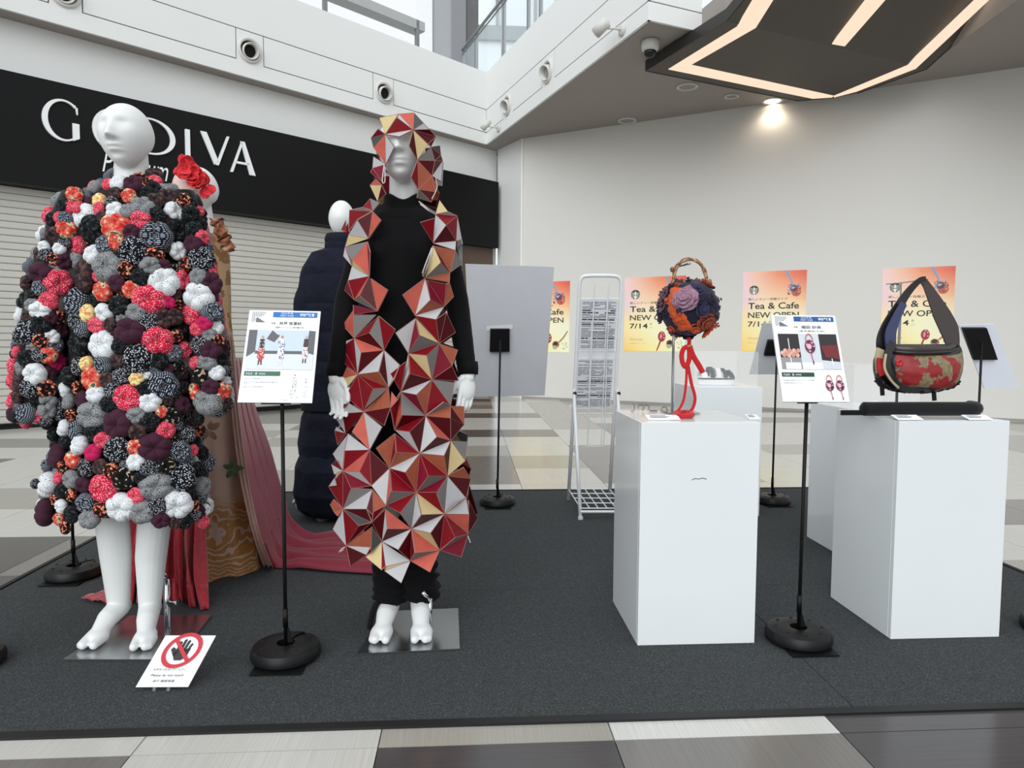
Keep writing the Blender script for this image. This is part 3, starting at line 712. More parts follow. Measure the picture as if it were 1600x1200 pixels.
fig(S, 0.235, 0.285, 0.32, [pm(190, 150, 130), pm(40, 36, 40), pm(190, 60, 58), pm(238, 228, 226)], 1)
fig(S, 0.505, 0.28, 0.33, [pm(205, 120, 105), pm(222, 225, 232), pm(235, 236, 240), pm(48, 62, 120)], 2)
fig(S, 0.84, 0.28, 0.30, [pm(190, 170, 160), pm(46, 44, 48), pm(230, 214, 214), pm(120, 70, 78)], 3)
for k, (y, w) in enumerate(((0.745, 0.22), (0.783, 0.46), (0.800, 0.08), (0.832, 0.28))): S.text('作品コンセプトは革の記憶を折り紙の構造で表現'[:6+int(w*34)], 0.05, y+0.012, w, 0.013, GM)
def sketch(S, a, b, h, seed, mat, n=60):
    r = random.Random(seed); pl = [(circ(a, b, h*.04, .8, 8), 0)]
    for k in range(n):
        t = r.random(); w = h*(0.08+0.16*t); x = a+(r.random()-.5)*2*w; y = b+h*(.08+.9*t); q = h*0.036*(1+r.random()); g_ = r.random()*3
        pl.append(([(x, y), (x+q*math.cos(g_), y+q*math.sin(g_)), (x+q*.3, y+q*.4)], 0))
    S.polys(pl, [mat], 'sketch', k=1)
sketch(S, 0.735, 0.71, 0.24, 5, GM, 90); sketch(S, 0.89, 0.75, 0.19, 6, GM, 70)
S.text('ーーーー', 0.60, 0.975, 0.07, 0.004, GM)
# stand B, between the two front pedestals
cB = G(1247, 1004)
tl, tr, bl = P(1204.7, 492, 2.31), P(1304.7, 493.3, 2.31), P(1223.3, 627.7, 2.19)
mid = (tl+tr+bl+(tr+bl-tl))/4
sB = stand(cB, 0.80, 'black sign stand with a tilted white board, standing between the two front pedestals', top=Vector((P(1260.5, 628, 2.225).x, 2.225, P(1261, 610, 2.225).z)))
n, b_ = board(tl, tr, bl, sB)
MB().prism([(tl*.35+tr*.65)*.5+(bl+(tr-tl)*.65)*.5-n*.007, (tl*.7+tr*.3)*.5+(bl+(tr-tl)*.3)*.5-n*.007, bl+(tr-tl)*.25-n*.007, bl+(tr-tl)*.55-n*.007], -n*.012).build('bracket', BLACK, sB)
S = Sheet(tl, tr, bl, n, sB); common(S, '堀田 妙采', '(東京藝術大学)', DGREEN, pm(24, 84, 150))
pl = [(rect(0.06, 0.225, 0.31, 0.41), 0), ([(0.06, 0.50), (0.37, 0.50), (0.37, 0.635), (0.06, 0.635)], 1), (rect(0.12, 0.56, 0.23, 0.075), 4),
      (rect(0.37, 0.225, 0.31, 0.41), 2), (rect(0.37, 0.335, 0.31, 0.035), 0), (rect(0.37, 0.56, 0.31, 0.075), 4),
      (rect(0.68, 0.225, 0.28, 0.41), 0), ([(0.70, 0.365), (0.96, 0.35), (0.96, 0.53), (0.85, 0.50), (0.74, 0.50)], 3), ([(0.68, 0.53), (0.96, 0.55), (0.96, 0.635), (0.68, 0.635)], 2), (rect(0.20, 0.28, 0.012, 0.3), 4), (rect(0.83, 0.51, 0.012, 0.08), 4)]
r_ = random.Random(4)
for k in range(12): pl.append((circ(0.08+0.27*(k+.5)/12, 0.45+0.03*math.sin(k*2.1), 0.032, 0.8, 9), 5+(k % 2)))
S.polys(pl, [pm(38, 32, 34), pm(150, 146, 148), pm(205, 210, 216), pm(112, 28, 34), pm(244, 245, 246), pm(226, 178, 160), pm(206, 148, 132)], 'photo_print', k=1)
def bagdraw(S, a, b, w, m_):
    pl = [(circ(a, b, w, 1.0, 16), 0), (circ(a-w*.2, b, w*.5, .8, 10), 1), (circ(a+w*.5, b+w*.3, w*.35, .8, 8), 2)]
    for t in range(7): pl.append((circ(a+w*.7*math.cos(t*.9), b+w*.7*math.sin(t*.9), w*.18, .8, 6), 1+t % 2))
    o_ = [(a+w*.75*math.cos(PI+PI*i/10), b-w*.8+w*1.1*math.sin(PI+PI*i/10)) for i in range(11)]; i_ = [(a+w*.6*math.cos(PI+PI*i/10), b-w*.8+w*.92*math.sin(PI+PI*i/10)) for i in range(11)]
    for i in range(10): pl.append(([o_[i], o_[i+1], i_[i+1], i_[i]], 3))
    pl += [([(a-w*.1, b+w), (a+w*.1, b+w), (a+w*.25, b+w*2.1), (a+w*.1, b+w*2.1)], 3), (rect(a+w*.1, b+w*2.1, w*.2, w*.5), 4)]
    S.polys(pl, m_, 'printed_bag', k=3)
BD_ = [pm(120, 54, 78), pm(226, 178, 190), pm(70, 34, 56), pm(190, 90, 80), pm(40, 34, 36)]
bagdraw(S, 0.525, 0.375, 0.08, BD_); bagdraw(S, 0.735, 0.82, 0.062, BD_); bagdraw(S, 0.89, 0.82, 0.062, BD_)
for y, w in ((0.755, 0.47), (0.785, 0.30)): S.text('布の端切れを編み上げたバッグシリーズ作品の説明'[:6+int(w*34)], 0.05, y+0.012, w, 0.013, GM)
# big board seen from behind
BOARDK = M((196, 198, 203), 0.5, name='board_back')
def back_stand(cp, corners, Ys, br, label, r=0.11):
    c = G(*cp)
    pts = [P(u, v, Y) for (u, v), Y in zip(corners, Ys)]
    n = (pts[1]-pts[0]).cross(pts[3]-pts[0]).normalized()
    if n.dot(CPOS-pts[0]) < 0: n = -n
    bc = sum((V(u, v, pts[0], n) for u, v in br), Vector())/4
    o = stand(c, 0, label, r, top=Vector((c.x+(bc.x-c.x), c.y, bc.z)))
    MB().prism(pts, -n*0.006).build('sign_board', BOARDK, o)
    q = [V(u, v, pts[0], n)+n*0.002 for u, v in br]
    MB().prism(q, n*0.02).build('bracket', BLACK, o); return o, pts, n
Yb = 4.22
o, pts, n = back_stand((777, 790), ((727, 412.6), (866, 417), (851, 618), (738, 620)), (4.17, 4.17, 4.42, 4.42), ((766, 513), (796, 513), (796, 548), (765, 548)), 'black stand holding a large plain board seen from behind, left of the wire rack')
MB().prism([V(u, v, pts[0], n)+n*.001 for u, v in ((760, 510), (801, 507), (801, 514), (760, 517))], n*0.0006).build('tape', M((225, 226, 228), 0.2, name='clear_tape'), o)
o, pts, n = back_stand((1206, 787), ((1192, 505), (1262, 505), (1240, 585), (1171, 585)), (4.12, 4.12, 4.34, 4.34), ((1199, 530), (1229, 530), (1229, 553), (1193, 553)), 'black stand whose board seen from behind shows left of the tilted board with printed bags')
Yr = 3.62
q = P(1530, 632, Yr)
def far_right():
    c = Vector((q.x, Yr, 0))
    pts = [P(1498.7, 508, Yr+.0), P(1553.5, 506, Yr+.0), P(1593, 607, Yr+.14), P(1538, 607, Yr+.14)]
    n = (pts[1]-pts[0]).cross(pts[3]-pts[0]).normalized()
    if n.dot(CPOS-pts[0]) < 0: n = -n
    br = [V(u, v, pts[0], n) for u, v in ((1501.5, 511), (1538, 511), (1555, 560), (1518, 560))]
    bc = sum(br, Vector())/4
    o = stand(c, 0, 'black stand with a pale blue-white board seen from behind, right of the shoulder bag', 0.10, top=Vector((P(1533, 560, Yr).x, Yr, bc.z)))
    MB().prism(pts, -n*0.006).build('sign_board', M((222, 226, 236), 0.5, name='board_back_pale'), o)
    MB().prism([p+n*.002 for p in br], n*0.02).build('bracket', BLACK, o)
far_right()
# stands of which only the lower part or the rim is in view
def plain_stand(cp, label, h=0.95, brd=True):
    c = G(*cp); o = stand(c, h, label)
    if not brd: return
    z = h+0.08
    a = [c+Vector((x, y, zz)) for x, y, zz in ((-0.13, 0.03, z+.08), (0.13, 0.03, z+.08), (0.13, -0.03, z-.08), (-0.13, -0.03, z-.08))]
    MB().prism(a, (0, 0.006, 0)).build('sign_board', WHITEB, o)
plain_stand((116, 903), 'black sign stand whose pole rises into the hem of the pumpkin coat at the left', 1.0)
plain_stand((1651, 990), 'black stand of which only the rim of the rubber base shows at the right edge', 0.8, False)
plain_stand((-55, 1045), 'black stand of which only the rim of the rubber base shows at the left edge', 0.8, False)
# ============================================================ DO-NOT-TOUCH SIGN
tl, tr, bl = P(259, 1000, 2.08), P(337.5, 1000, 2.08), P(212, 1081, 1.995)
br = tr+bl-tl
nt_ = empty('do_not_touch_sign', G(250, 1084), 'small white floor sign with red prohibition ring over a black hand', 'sign')
dz = 0.016-min(bl.z, br.z)
n, _ = board(tl+UP*dz, tr+UP*dz, bl+UP*dz, nt_, 0.003)
for f_ in (0.35, 0.62):
    a = bl+(br-bl)*f_+UP*dz
    MB().prism([a+Vector((-.004, -.004, -0.009)), a+Vector((.004, -.004, -0.009)), a+Vector((.004, 0.05, 0.055)), a+Vector((-.004, 0.05, 0.055))], Vector((0, .003, -.003))).build('easel_leg', ACRYL, nt_)
S = Sheet(tl+UP*dz, tr+UP*dz, bl+UP*dz, n, nt_)
asp = S.w/S.h*1.0
RED = pm(196, 24, 48)
cxx, cyy, R1, R2 = 0.5, 0.30, 0.36, 0.285
pl = []
for i in range(40):
    t0, t1 = 2*PI*i/40, 2*PI*(i+1)/40
    pl.append(([(cxx+R1*math.cos(t0), cyy+R1*asp*math.sin(t0)), (cxx+R1*math.cos(t1), cyy+R1*asp*math.sin(t1)), (cxx+R2*math.cos(t1), cyy+R2*asp*math.sin(t1)), (cxx+R2*math.cos(t0), cyy+R2*asp*math.sin(t0))], 0))
S.polys(pl, [RED], 'prohibition_ring', k=3)
def hp(x, y): return (cxx+x, cyy+y*asp)
hand = [([hp(-.13, -.02), hp(.15, -.04), hp(.14, .13), hp(.07, .20), hp(-.06, .20), hp(-.13, .10)], 0), ([hp(-.12, .12), hp(-.23, -.02), hp(-.20, -.07), hp(-.15, -.04), hp(-.06, .05)], 0)]
for x, t, w, dx in ((-.095, -.19, .026, -.01), (-.03, -.235, .027, 0), (.035, -.215, .026, .012), (.10, -.15, .024, .03)):
    hand.append(([hp(x-w, .02), hp(x-w+dx, t+.02), hp(x+dx, t), hp(x+w+dx, t+.02), hp(x+w, .02)], 0))
S.polys(hand, [pm(22, 22, 24)], 'hand_symbol', k=1.5)
c45 = 0.7071; w = 0.033
S.polys([([hp(-.21-w*c45+.0, -.21+w*c45), hp(-.21+w*c45, -.21-w*c45), hp(.21+w*c45, .21-w*c45), hp(.21-w*c45, .21+w*c45)], 0)], [RED], 'prohibition_bar', k=4)
S.text('お手をふれないでください', 0.16, 0.69, 0.62, 0.045, INK); S.text('Please do not touch', 0.17, 0.80, 0.62, 0.045, INK); S.text('请不 觸摸掌握', 0.26, 0.91, 0.42, 0.045, INK)
# ============================================================ BROCHURE RACK
rack = empty('brochure_rack', G(918, 790), 'white wire brochure rack on folding legs, beside the scuffed front pedestal', 'rack')
WIRE = M((222, 224, 226), 0.3, name='white_wire')
f0, f1 = G(888, 784), G(952, 784)
f0.z = f1.z = 0.012
Yt = 4.05; t0 = P(905, 445, Yt); fn = (f1-f0).cross(t0-f0).normalized()
if fn.dot(CPOS-f0) < 0: fn = -fn
K = lambda u, v, off=0.0: V(u, v, f0, fn)+fn*off
top = [K(905.5, 448), K(907.5, 437), K(914, 431.5), K(938, 430.5), K(962, 431.5), K(969.5, 437), K(971, 448)]
MB().tube([f0]+[K(897, 625)]+spline(top, 4)+[K(961, 620)]+[f1], 0.011, 10).build('main_frame', WIRE, rack, smooth=True)
for (u0, u1, up, lab) in ((896, 907, 0, 'l'), (964, 976, 0, 'r')):
    a = K(u0, 608, 0.02); b = G(u1, 813); b.z = 0.012
    MB().tube([a, b], 0.0105, 10).build('support_leg', WIRE, rack, smooth=True)
    MB().lathe(b-UP*0.006, [(0.015, 0), (0.015, 0.014), (0.011, 0.016)], 12).build('foot', M((205, 207, 208), 0.4, name='foot_cap'), rack)
    MB().lathe(K(u0+1, 612, 0.015), [(0.012, -0.02), (0.012, 0.03)], 10, axis=fn).build('hinge_bolt', CHROME, rack)
def wire(pts, r=0.0035, name='wire'): MB().tube(pts, r, 6).build(name, WIRE, rack)
ex = lambda v, side: (905.5-(v-440)*0.049 if side == 0 else 971-(v-440)*0.064)
for v in (467, 498, 529, 590, 620, 646): wire([K(ex(v, 0), v, .0), K(ex(v, 1), v, .0)], 0.0045, 'cross_wire')
MB().prism([K(ex(550, 0), 549), K(ex(550, 1), 549), K(ex(559, 1), 560), K(ex(559, 0), 560)], -fn*0.006).build('cross_plate', WIRE, rack)
for k, (ua, va, ub, vb, w) in enumerate(((925, 442, 921, 515, 22), (920, 500, 915, 590, 26), (917, 575, 913, 695, 26))):
    wire([K(ua, vb, .03), K(ua+3, va, .045), K(ua+3+w, va, .045), K(ua+w-1, vb, .03), K(ub, vb, .03)], 0.0033, 'pocket_wire')
for u, w in ((927, 0), (948, 0)): wire([K(u, 452, .04), K(u-11, 697, .05)], 0.003, 'pocket_wire')
b0 = G(907, 813); b1 = G(976, 813)
MB().tube([b0+UP*.05, b1+UP*.05], 0.008, 8).build('cross_bar', WIRE, rack)
for k in range(6):
    t = k/5; wire([b0+(b1-b0)*t+UP*.07, f0+(f1-f0)*t+UP*.07], 0.0035, 'shelf_wire')
for k in range(5):
    t = k/4; a = b0+(f0-b0)*t; b = b1+(f1-b1)*t; wire([a+UP*.07, b+UP*.07], 0.0035, 'shelf_wire')
PAPER = M((206, 208, 212), 0.7, name='newsprint'); TXT = M((88, 90, 96), 0.8, name='newsprint_ink', var=0); TXD = M((36, 36, 40), 0.8, name='newsprint_dark', var=0)
def paper(c4, label, seed):
    q = [K(u, v, .008) for u, v in c4]
    o = empty('newspaper', q[3], label, 'newspaper', 'newspapers clipped on the white wire rack')
    MB().prism([q[0], q[1], q[2], q[3]], -fn*0.003).build('sheet', PAPER, o)
    S = Sheet(q[0], q[1], q[3], fn, o); r = random.Random(seed); pl = []; y = 0.04
    while y < 0.96:
        x = 0.06; big = r.random() < 0.14; hh = 0.022 if big else 0.011
        while x < 0.94:
            w = min(r.uniform(0.06, 0.3), 0.95-x)
            if r.random() < 0.88: pl.append((rect(x, y, w, hh), 1 if big or r.random() < .12 else 0))
            x += w+0.02
        y += hh+(0.02 if r.random() < .8 else 0.04)
    S.polys(pl, [TXT, TXD], 'printed_text', k=1)
paper(((907, 468), (966, 469), (959.5, 548), (903, 547)), 'upper of the two grey printed newspapers in the white wire rack', 3)
paper(((900.5, 560), (960, 560), (953.5, 638), (896.5, 637)), 'lower of the two grey printed newspapers in the white wire rack', 8)
# ============================================================ POSTERS
def poster_mat():
    t = NT('poster_print'); tc_ = t.n('ShaderNodeAttribute', attribute_name='puv'); s_ = t.n('ShaderNodeSeparateXYZ'); t.l(tc_.outputs['Vector'], s_.inputs[0])
    x, y = s_.outputs[0], s_.outputs[1]
    top = t.ramp(x, [(0.0, srgb(250, 214, 214)), (0.22, srgb(252, 200, 176)), (0.55, srgb(246, 150, 108)), (1.0, srgb(232, 92, 72))])
    midc = t.ramp(x, [(0.0, srgb(240, 208, 222)), (0.3, srgb(252, 226, 196)), (0.7, srgb(252, 220, 176)), (1.0, srgb(248, 198, 146))])
    low = t.ramp(x, [(0.0, srgb(252, 228, 160)), (0.5, srgb(248, 244, 200)), (1.0, srgb(242, 242, 212))])
    bot = t.ramp(x, [(0.0, srgb(250, 210, 110)), (0.5, srgb(252, 238, 160)), (1.0, srgb(246, 246, 212))])
    a = t.mix(t.ramp(y, [(0.04, (0, 0, 0)), (0.40, (1, 1, 1))]), top, midc); b = t.mix(t.ramp(y, [(0.35, (0, 0, 0)), (0.62, (1, 1, 1))]), a, low)
    t.col(t.mix(t.ramp(y, [(0.72, (0, 0, 0)), (1.0, (1, 1, 1))]), b, bot)).set(rough=0.35); return t.m
PM = poster_mat()
PGREEN = pm(28, 62, 50); PBLUE = pm(140, 168, 200); PRED = pm(170, 44, 60); PWOOD = pm(176, 112, 78); PSH = pm(196, 98, 74)
def siren(S, cx, cy, r):
    as_ = S.w/S.h; pl = []
    def ring(ra, rb, mi, t0=0, t1=2*PI, n=36):
        for i in range(n):
            a, b = t0+(t1-t0)*i/n, t0+(t1-t0)*(i+1)/n
            pl.append(([(cx+ra*math.cos(a), cy+ra*as_*math.sin(a)), (cx+ra*math.cos(b), cy+ra*as_*math.sin(b)), (cx+rb*math.cos(b), cy+rb*as_*math.sin(b)), (cx+rb*math.cos(a), cy+rb*as_*math.sin(a))], mi))
    pl.append((circ(cx, cy, r*0.93, as_, 36), 0))
    pt = lambda x, y: (cx+x*r, cy+y*r*as_)
    for sgn in (-1, 1):
        for k in range(3):   # wavy hair
            x0 = 0.26+0.13*k
            for j in range(5):
                y0 = -0.42+0.22*j; w = 0.05
                xa = x0+0.05*math.sin(j*1.6+k); xb = x0+0.05*math.sin((j+1)*1.6+k)
                pl.append(([pt(sgn*xa, y0), pt(sgn*(xa+w), y0), pt(sgn*(xb+w), y0+.22), pt(sgn*xb, y0+.22)], 1))
        for j in range(4):   # raised tails at the sides
            x0 = 0.62+0.05*j; y0 = -0.35+0.2*j
            pl.append(([pt(sgn*x0, y0), pt(sgn*(x0+.16), y0+.05), pt(sgn*(x0+.1), y0+.13), pt(sgn*(x0-.02), y0+.1)], 1))
    pl.append((circ(cx, cy-0.1*r*as_, r*0.21, as_*1.25, 18), 1))
    pl.append(([pt(-.25, -.36), pt(-.25, -.52), pt(-.12, -.44), pt(0, -.62), pt(.12, -.44), pt(.25, -.52), pt(.25, -.36)], 1))
    pl.append(([pt(-.05, -.70), pt(0, -.86), pt(.05, -.70)], 1))
    pl.append(([pt(-.2, .25), pt(.2, .25), pt(.26, .6), pt(.1, .9), pt(-.1, .9), pt(-.26, .6)], 1))
    for e in (-1, 1): pl.append((rect(cx+e*0.09*r-0.03*r, cy-0.14*r*as_, 0.06*r, 0.05*r*as_), 0))
    for j in range(4): pl.append(([pt(-.22, .36+.13*j), pt(0, .42+.13*j), pt(.22, .36+.13*j), pt(.22, .40+.13*j), pt(0, .46+.13*j), pt(-.22, .40+.13*j)], 0))
    S.polys([(p, 0 if m_ == 0 else 2) for p, m_ in pl], [PGREEN, PGREEN, pm(240, 236, 228)], 'round_logo', k=1)
def spoon_art(S):
    as_ = S.w/S.h
    def band(pts, w0, w1, mi):
        out = []
        for i in range(len(pts)-1):
            (x0, y0), (x1, y1) = pts[i], pts[i+1]; a = w0+(w1-w0)*i/(len(pts)-1); b = w0+(w1-w0)*(i+1)/(len(pts)-1)
            out.append(([(x0-a, y0), (x0+a, y0), (x1+b, y1), (x1-b, y1)], mi))
        return out
    pl = [(circ(0.845, 0.265, 0.075, as_, 20), 1)]
    pl += band([(0.685, 0.0), (0.72, 0.06), (0.76, 0.12), (0.79, 0.17)], 0.022, 0.012, 0)
    pl += [(circ(0.81, 0.225, 0.075, as_, 22), 0), (circ(0.81, 0.222, 0.055, as_, 18), 2), (circ(0.80, 0.215, 0.035, as_*.6, 10), 3), (circ(0.83, 0.235, 0.028, as_, 8), 4)]
    r = random.Random(2)
    for k in range(18):
        a = r.random()*6.28; d = 0.06+r.random()*0.05; pl.append((circ(0.80+d*math.cos(a), 0.225+d*as_*math.sin(a), 0.008+0.008*r.random(), as_, 6), 2+k % 3))
    S.polys(pl, [PBLUE, PSH, pm(70, 80, 120), pm(225, 160, 140), pm(110, 60, 60)], 'spoon_picture', k=1)
    pl = [(circ(0.63, 0.80, 0.062, as_*1.35, 22), 0)] + band([(0.61, 0.86), (0.58, 0.93), (0.55, 0.99)], 0.014, 0.010, 0)
    for k in range(9): pl.append((circ(0.63+0.04*math.cos(k*2.4)*(k % 3)/2, 0.80+0.05*math.sin(k*2.4)*(k % 3)/2, 0.011, as_, 7), 2))
    S.polys(pl, [PRED, PWOOD, pm(240, 200, 205), pm(58, 40, 34), pm(170, 184, 150)], 'ladle_picture', k=1); pl = []
    pl += band([(0.97, 0.70), (0.90, 0.79), (0.82, 0.86)], 0.010, 0.018, 1) + [(circ(0.765, 0.89, 0.062, as_*0.9, 20), 1), (circ(0.76, 0.88, 0.042, as_*.8, 14), 3), (circ(0.75, 0.93, 0.04, as_*.8, 12), 4)]
    for k in range(10): pl.append((circ(0.86+0.10*r.random(), 0.84+0.12*r.random(), 0.008, as_, 6), 3+k % 2))
    S.polys(pl, [PRED, PWOOD, pm(240, 200, 205), pm(58, 40, 34), pm(170, 184, 150)], 'scoop_picture', k=1)
PT = M((52, 50, 48), 0.6, name='poster_type', var=0)
def poster(tlp, trp, blv, label):
    off = 0.004; pr = lambda u, v: V(u, v, RA+RN*off, RN)
    TL, TR = pr(*tlp), pr(*trp); BL = pr(*blv)
    zt = (TL.z+TR.z)/2; TL.z = TR.z = zt; BL.x, BL.y = TL.x, TL.y
    o = empty('wall_poster', BL, label, 'poster', 'tea and cafe posters on the hoarding')
    b = MB().prism([TL, TR, TR+BL-TL, BL], -RN*0.003).build('sheet', PM, o)
    at = b.data.attributes.new('puv', 'FLOAT_VECTOR', 'POINT'); X = TR-TL; Yv = BL-TL
    for i, v in enumerate(b.data.vertices):
        p = v.co+root_loc(o)-TL; at.data[i].vector = (p.dot(X)/X.length_squared, p.dot(Yv)/Yv.length_squared, 0)
    S = Sheet(TL, TR, BL, RN, o); S.k = 2
    siren(S, 0.184, 0.232, 0.082)
    S.text('新しいティー体験ストア', 0.097, 0.362, 0.62, 0.032, PT)
    S.text('Tea & Cafe', 0.096, 0.470, 0.80, 0.080, PT, bold=0.014); S.text('NEW OPEN', 0.096, 0.582, 0.80, 0.072, PT, bold=0.012)
    S.text('7/14', 0.096, 0.692, 0.30, 0.068, PT, bold=0.012); S.text('月', 0.43, 0.645, 0.03, 0.025, PT); S.text('オープン', 0.43, 0.69, 0.05, 0.016, PT)
    S.text('TEAVANA', 0.096, 0.852, 0.22, 0.024, pm(214, 168, 120)); S.text('※画像はイメージです', 0.096, 0.90, 0.28, 0.012, pm(214, 178, 130))
    spoon_art(S); return TL, TR
poster((1161.4, 424.5), (1261, 422), (1161.4, 548.5), 'tea and cafe poster partly covered by the tilted board with printed bags')
poster((1379.5, 419.5), (1493.5, 415.5), (1380, 548.5), 'rightmost tea and cafe poster, seen through the handle of the shoulder bag')
poster((976.4, 434), (1072, 430.5), (976, 548.5), 'tea and cafe poster half hidden by the round bag with bamboo handle')
poster((803, 442), (890.5, 438.8), (803, 549.5), 'tea and cafe poster mostly hidden behind the large blank board')
# ============================================================ ACRYLIC CASES
def case(x0, x1, y0, y1, z0, h, label):
    o = empty('acrylic_case', ((x0+x1)/2, (y0+y1)/2, z0), label, 'display case', 'clear acrylic cases on the rear pedestals')
    t = 0.004; w = x1-x0; d = y1-y0; xc = (x0+x1)/2; yc = (y0+y1)/2; z0 += 0.001
    for nm, c, s in (('pane', (xc, y0+t/2, z0+h/2), (w, t, h)), ('pane', (xc, y1-t/2, z0+h/2), (w, t, h)), ('pane', (x0+t/2, yc, z0+h/2), (t, d-2*t, h)), ('pane', (x1-t/2, yc, z0+h/2), (t, d-2*t, h)), ('top_pane', (xc, yc, z0+h+t/2), (w, d, t))):
        MB().box(c, s).build(nm, ACRYL, o)
    return o
b2 = p2_.location; zt2 = CZ+0.001+0.755
case(b2.x-0.19, b2.x+0.19, b2.y-0.15, b2.y+0.17, zt2, 0.2, 'clear acrylic case over the platform shoe')
b4 = p4_.location; zt4 = CZ+0.001+0.705
case(b4.x-0.14, b4.x+0.19, b4.y-0.1, b4.y+0.19, zt4, 0.20, 'clear acrylic case over glittering jewellery behind the shoulder bag')
# ---- platform shoe
ys = b2.y-0.02
sh = empty('platform_shoe', P(1119, 607, ys), 'white platform shoe with black and white straps inside the acrylic case', 'shoe')
zS = zt2+0.001; xl = P(1090, 600, ys).x; xr = P(1148, 600, ys).x; Ls_ = xr-xl
WS = M((236, 234, 232), 0.5, name='shoe_white'); BS_ = M((10, 10, 12), 0.4, name='shoe_black')
def sole(z0, z1, mat, name, g=1.0):
    pts = []
    for k in range(26):
        a = 2*PI*k/26; x = 0.5+0.5*math.cos(a); w = (0.040+0.008*math.cos(a+0.4))*g
        pts.append(Vector((xl+Ls_*x, ys+w*math.sin(a), z0)))
    MB().prism(pts, UP*(z1-z0)).build(name, mat, sh, bevel=0.003)
sole(zS, zS+0.034, WS, 'platform_sole'); sole(zS+0.035, zS+0.041, BS_, 'sole_stripe', 1.01); sole(zS+0.042, zS+0.052, WS, 'insole', 0.98)
def strap(xf, w, h, mat, name='strap', tilt=0.0):
    m = MB(); rr = []
    for k in range(13):
        a = PI*k/12; r_ = []
        for dx, th in ((-w/2, 0), (w/2, 0), (w/2, 0.004), (-w/2, 0.004)):
            r_.append(Vector((xl+Ls_*xf+dx+tilt*math.sin(a), ys-(0.044+th)*math.cos(a), zS+0.045+(h+th)*math.sin(a))))
        rr.append(r_)
    m.rings(rr); m.build(name, mat, sh, autosmooth=0.8)
strap(0.12, 0.036, 0.032, WS); strap(0.34, 0.026, 0.060, BS_, tilt=-0.008); strap(0.50, 0.030, 0.055, WS); strap(0.68, 0.022, 0.052, BS_, tilt=-0.01); strap(0.86, 0.030, 0.036, BS_, tilt=-0.015)
m = MB()
for k in range(3): m.ell(Vector((xl+Ls_*(0.74+0.07*k), ys-0.03, zS+0.085-0.012*k)), (0.02, 0.012, 0.006), 12, 6, R=Matrix.Rotation(0.5*k-0.2, 3, 'Y'))
m = remesh(m, 0.003, 1); link_mesh(m, 'bow', BS_, sh)
# ---- jewellery in the right hand case
SILV = M((196, 200, 204), 0.18, 0.9, name='silver')
rj = random.Random(5)
for k in range(5):
    u = 1340+k*17+rj.uniform(-3, 3); c = Vector((P(u, 625, b4.y+0.02*(k % 2)).x, b4.y-0.05+0.05*(k % 3), zt4+0.004))
    o = empty('jewelled_brooch', c, ['leftmost', 'second from left', 'middle', 'second from right', 'rightmost'][k]+' silver brooch of the glittering row in the case behind the shoulder bag', 'brooch', 'silver brooches in the rear right case')
    m = MB(); m.ell(c+UP*0.004, (0.016, 0.012, 0.004), 12, 6); m.build('setting', SILV, o, smooth=True)
    m = MB()
    for j in range(6):
        a = j*PI/3; m.ell(c+Vector((0.011*math.cos(a), 0.008*math.sin(a), 0.012)), (0.0055, 0.0055, 0.006), 6, 4)
    x = m.build('crystal', M((226, 232, 236), 0.05, 0.0, name='crystal', var=0), o); x['kind'] = 'stuff'
# ---- small things on the first pedestal
zt1 = CZ+0.001+0.7496+0.001
TIN = M((118, 116, 116), 0.3, 0.6, name='pewter')
for k, (u, v, kind) in enumerate(((990, 643, 0), (1001, 642, 1), (1010, 642, 1), (1021, 643, 2), (1027, 652, 2), (1038, 645, 1))):
    c = G(u, v, zt1); c.z = zt1
    lab = ('hooked pewter earring standing leftmost on the scuffed pedestal', 'curled pewter ring right beside the hooked earring', 'second curled pewter ring from the hooked earring', 'looped pewter charm at the back of the scuffed pedestal', 'looped pewter charm lying just behind the caption card under the round bag', 'curled pewter ring nearest the rod of the bag stand')[k]
    m = MB()
    if kind == 0: m.tube(spline([c+Vector((-.010, 0, .002)), c+Vector((0, 0, .004)), c+Vector((.003, 0, .02)), c+Vector((-.004, 0, .030))], 5), 0.0018, 6)
    elif kind == 1: m.tube(spline([c+Vector((.011*math.cos(a), .004*math.sin(a), .003+.009*(1+math.sin(a)))) for a in [i*0.7-1.2 for i in range(8)]], 3), 0.0019, 6)
    else: m.tube(spline([c+Vector((.014*math.cos(a), .012*math.sin(a), .003)) for a in [i*0.8 for i in range(8)]], 3), 0.002, 6)
    tag(m.build(['earring', 'curled_ring', 'looped_charm'][kind], TIN), lab, ['earring', 'ring', 'charm'][kind], [None, 'pewter rings on the scuffed pedestal', 'pewter charms on the scuffed pedestal'][kind])
CARD = M((250, 251, 251), 0.6, name='caption_card')
def card(u, v, z, w, label, rz=0.0):
    c = G(u, v, z); c.z = z
    o = empty('caption_card', c, label, 'card')
    R = Matrix.Rotation(rz, 3, 'Z')
    q = [c+R @ Vector((x, y, zz)) for x, y, zz in ((-w/2, 0.03, 0.012), (w/2, 0.03, 0.012), (w/2, -0.01, 0.0005), (-w/2, -0.01, 0.0005))]
    n = (q[1]-q[0]).cross(q[3]-q[0]).normalized(); n = n if n.z > 0 else -n
    MB().prism(q, n*0.002).build('card_sheet', CARD, o)
    S = Sheet(q[0]+n*.002, q[1]+n*.002, q[3]+n*.002, n, o)
    S.polys([(rect(0.1, 0.2+0.2*k, 0.5+0.1*(k % 2), 0.07), 0) for k in range(3)], [GM], 'printed_text')
card(1037, 656, zt1, 0.11, 'white caption card lying on the front edge under the round bag'); card(1178, 655, zt1, 0.04, 'tiny white caption card at the right corner of the scuffed pedestal')
zt3 = CZ+0.001+0.7526+0.001
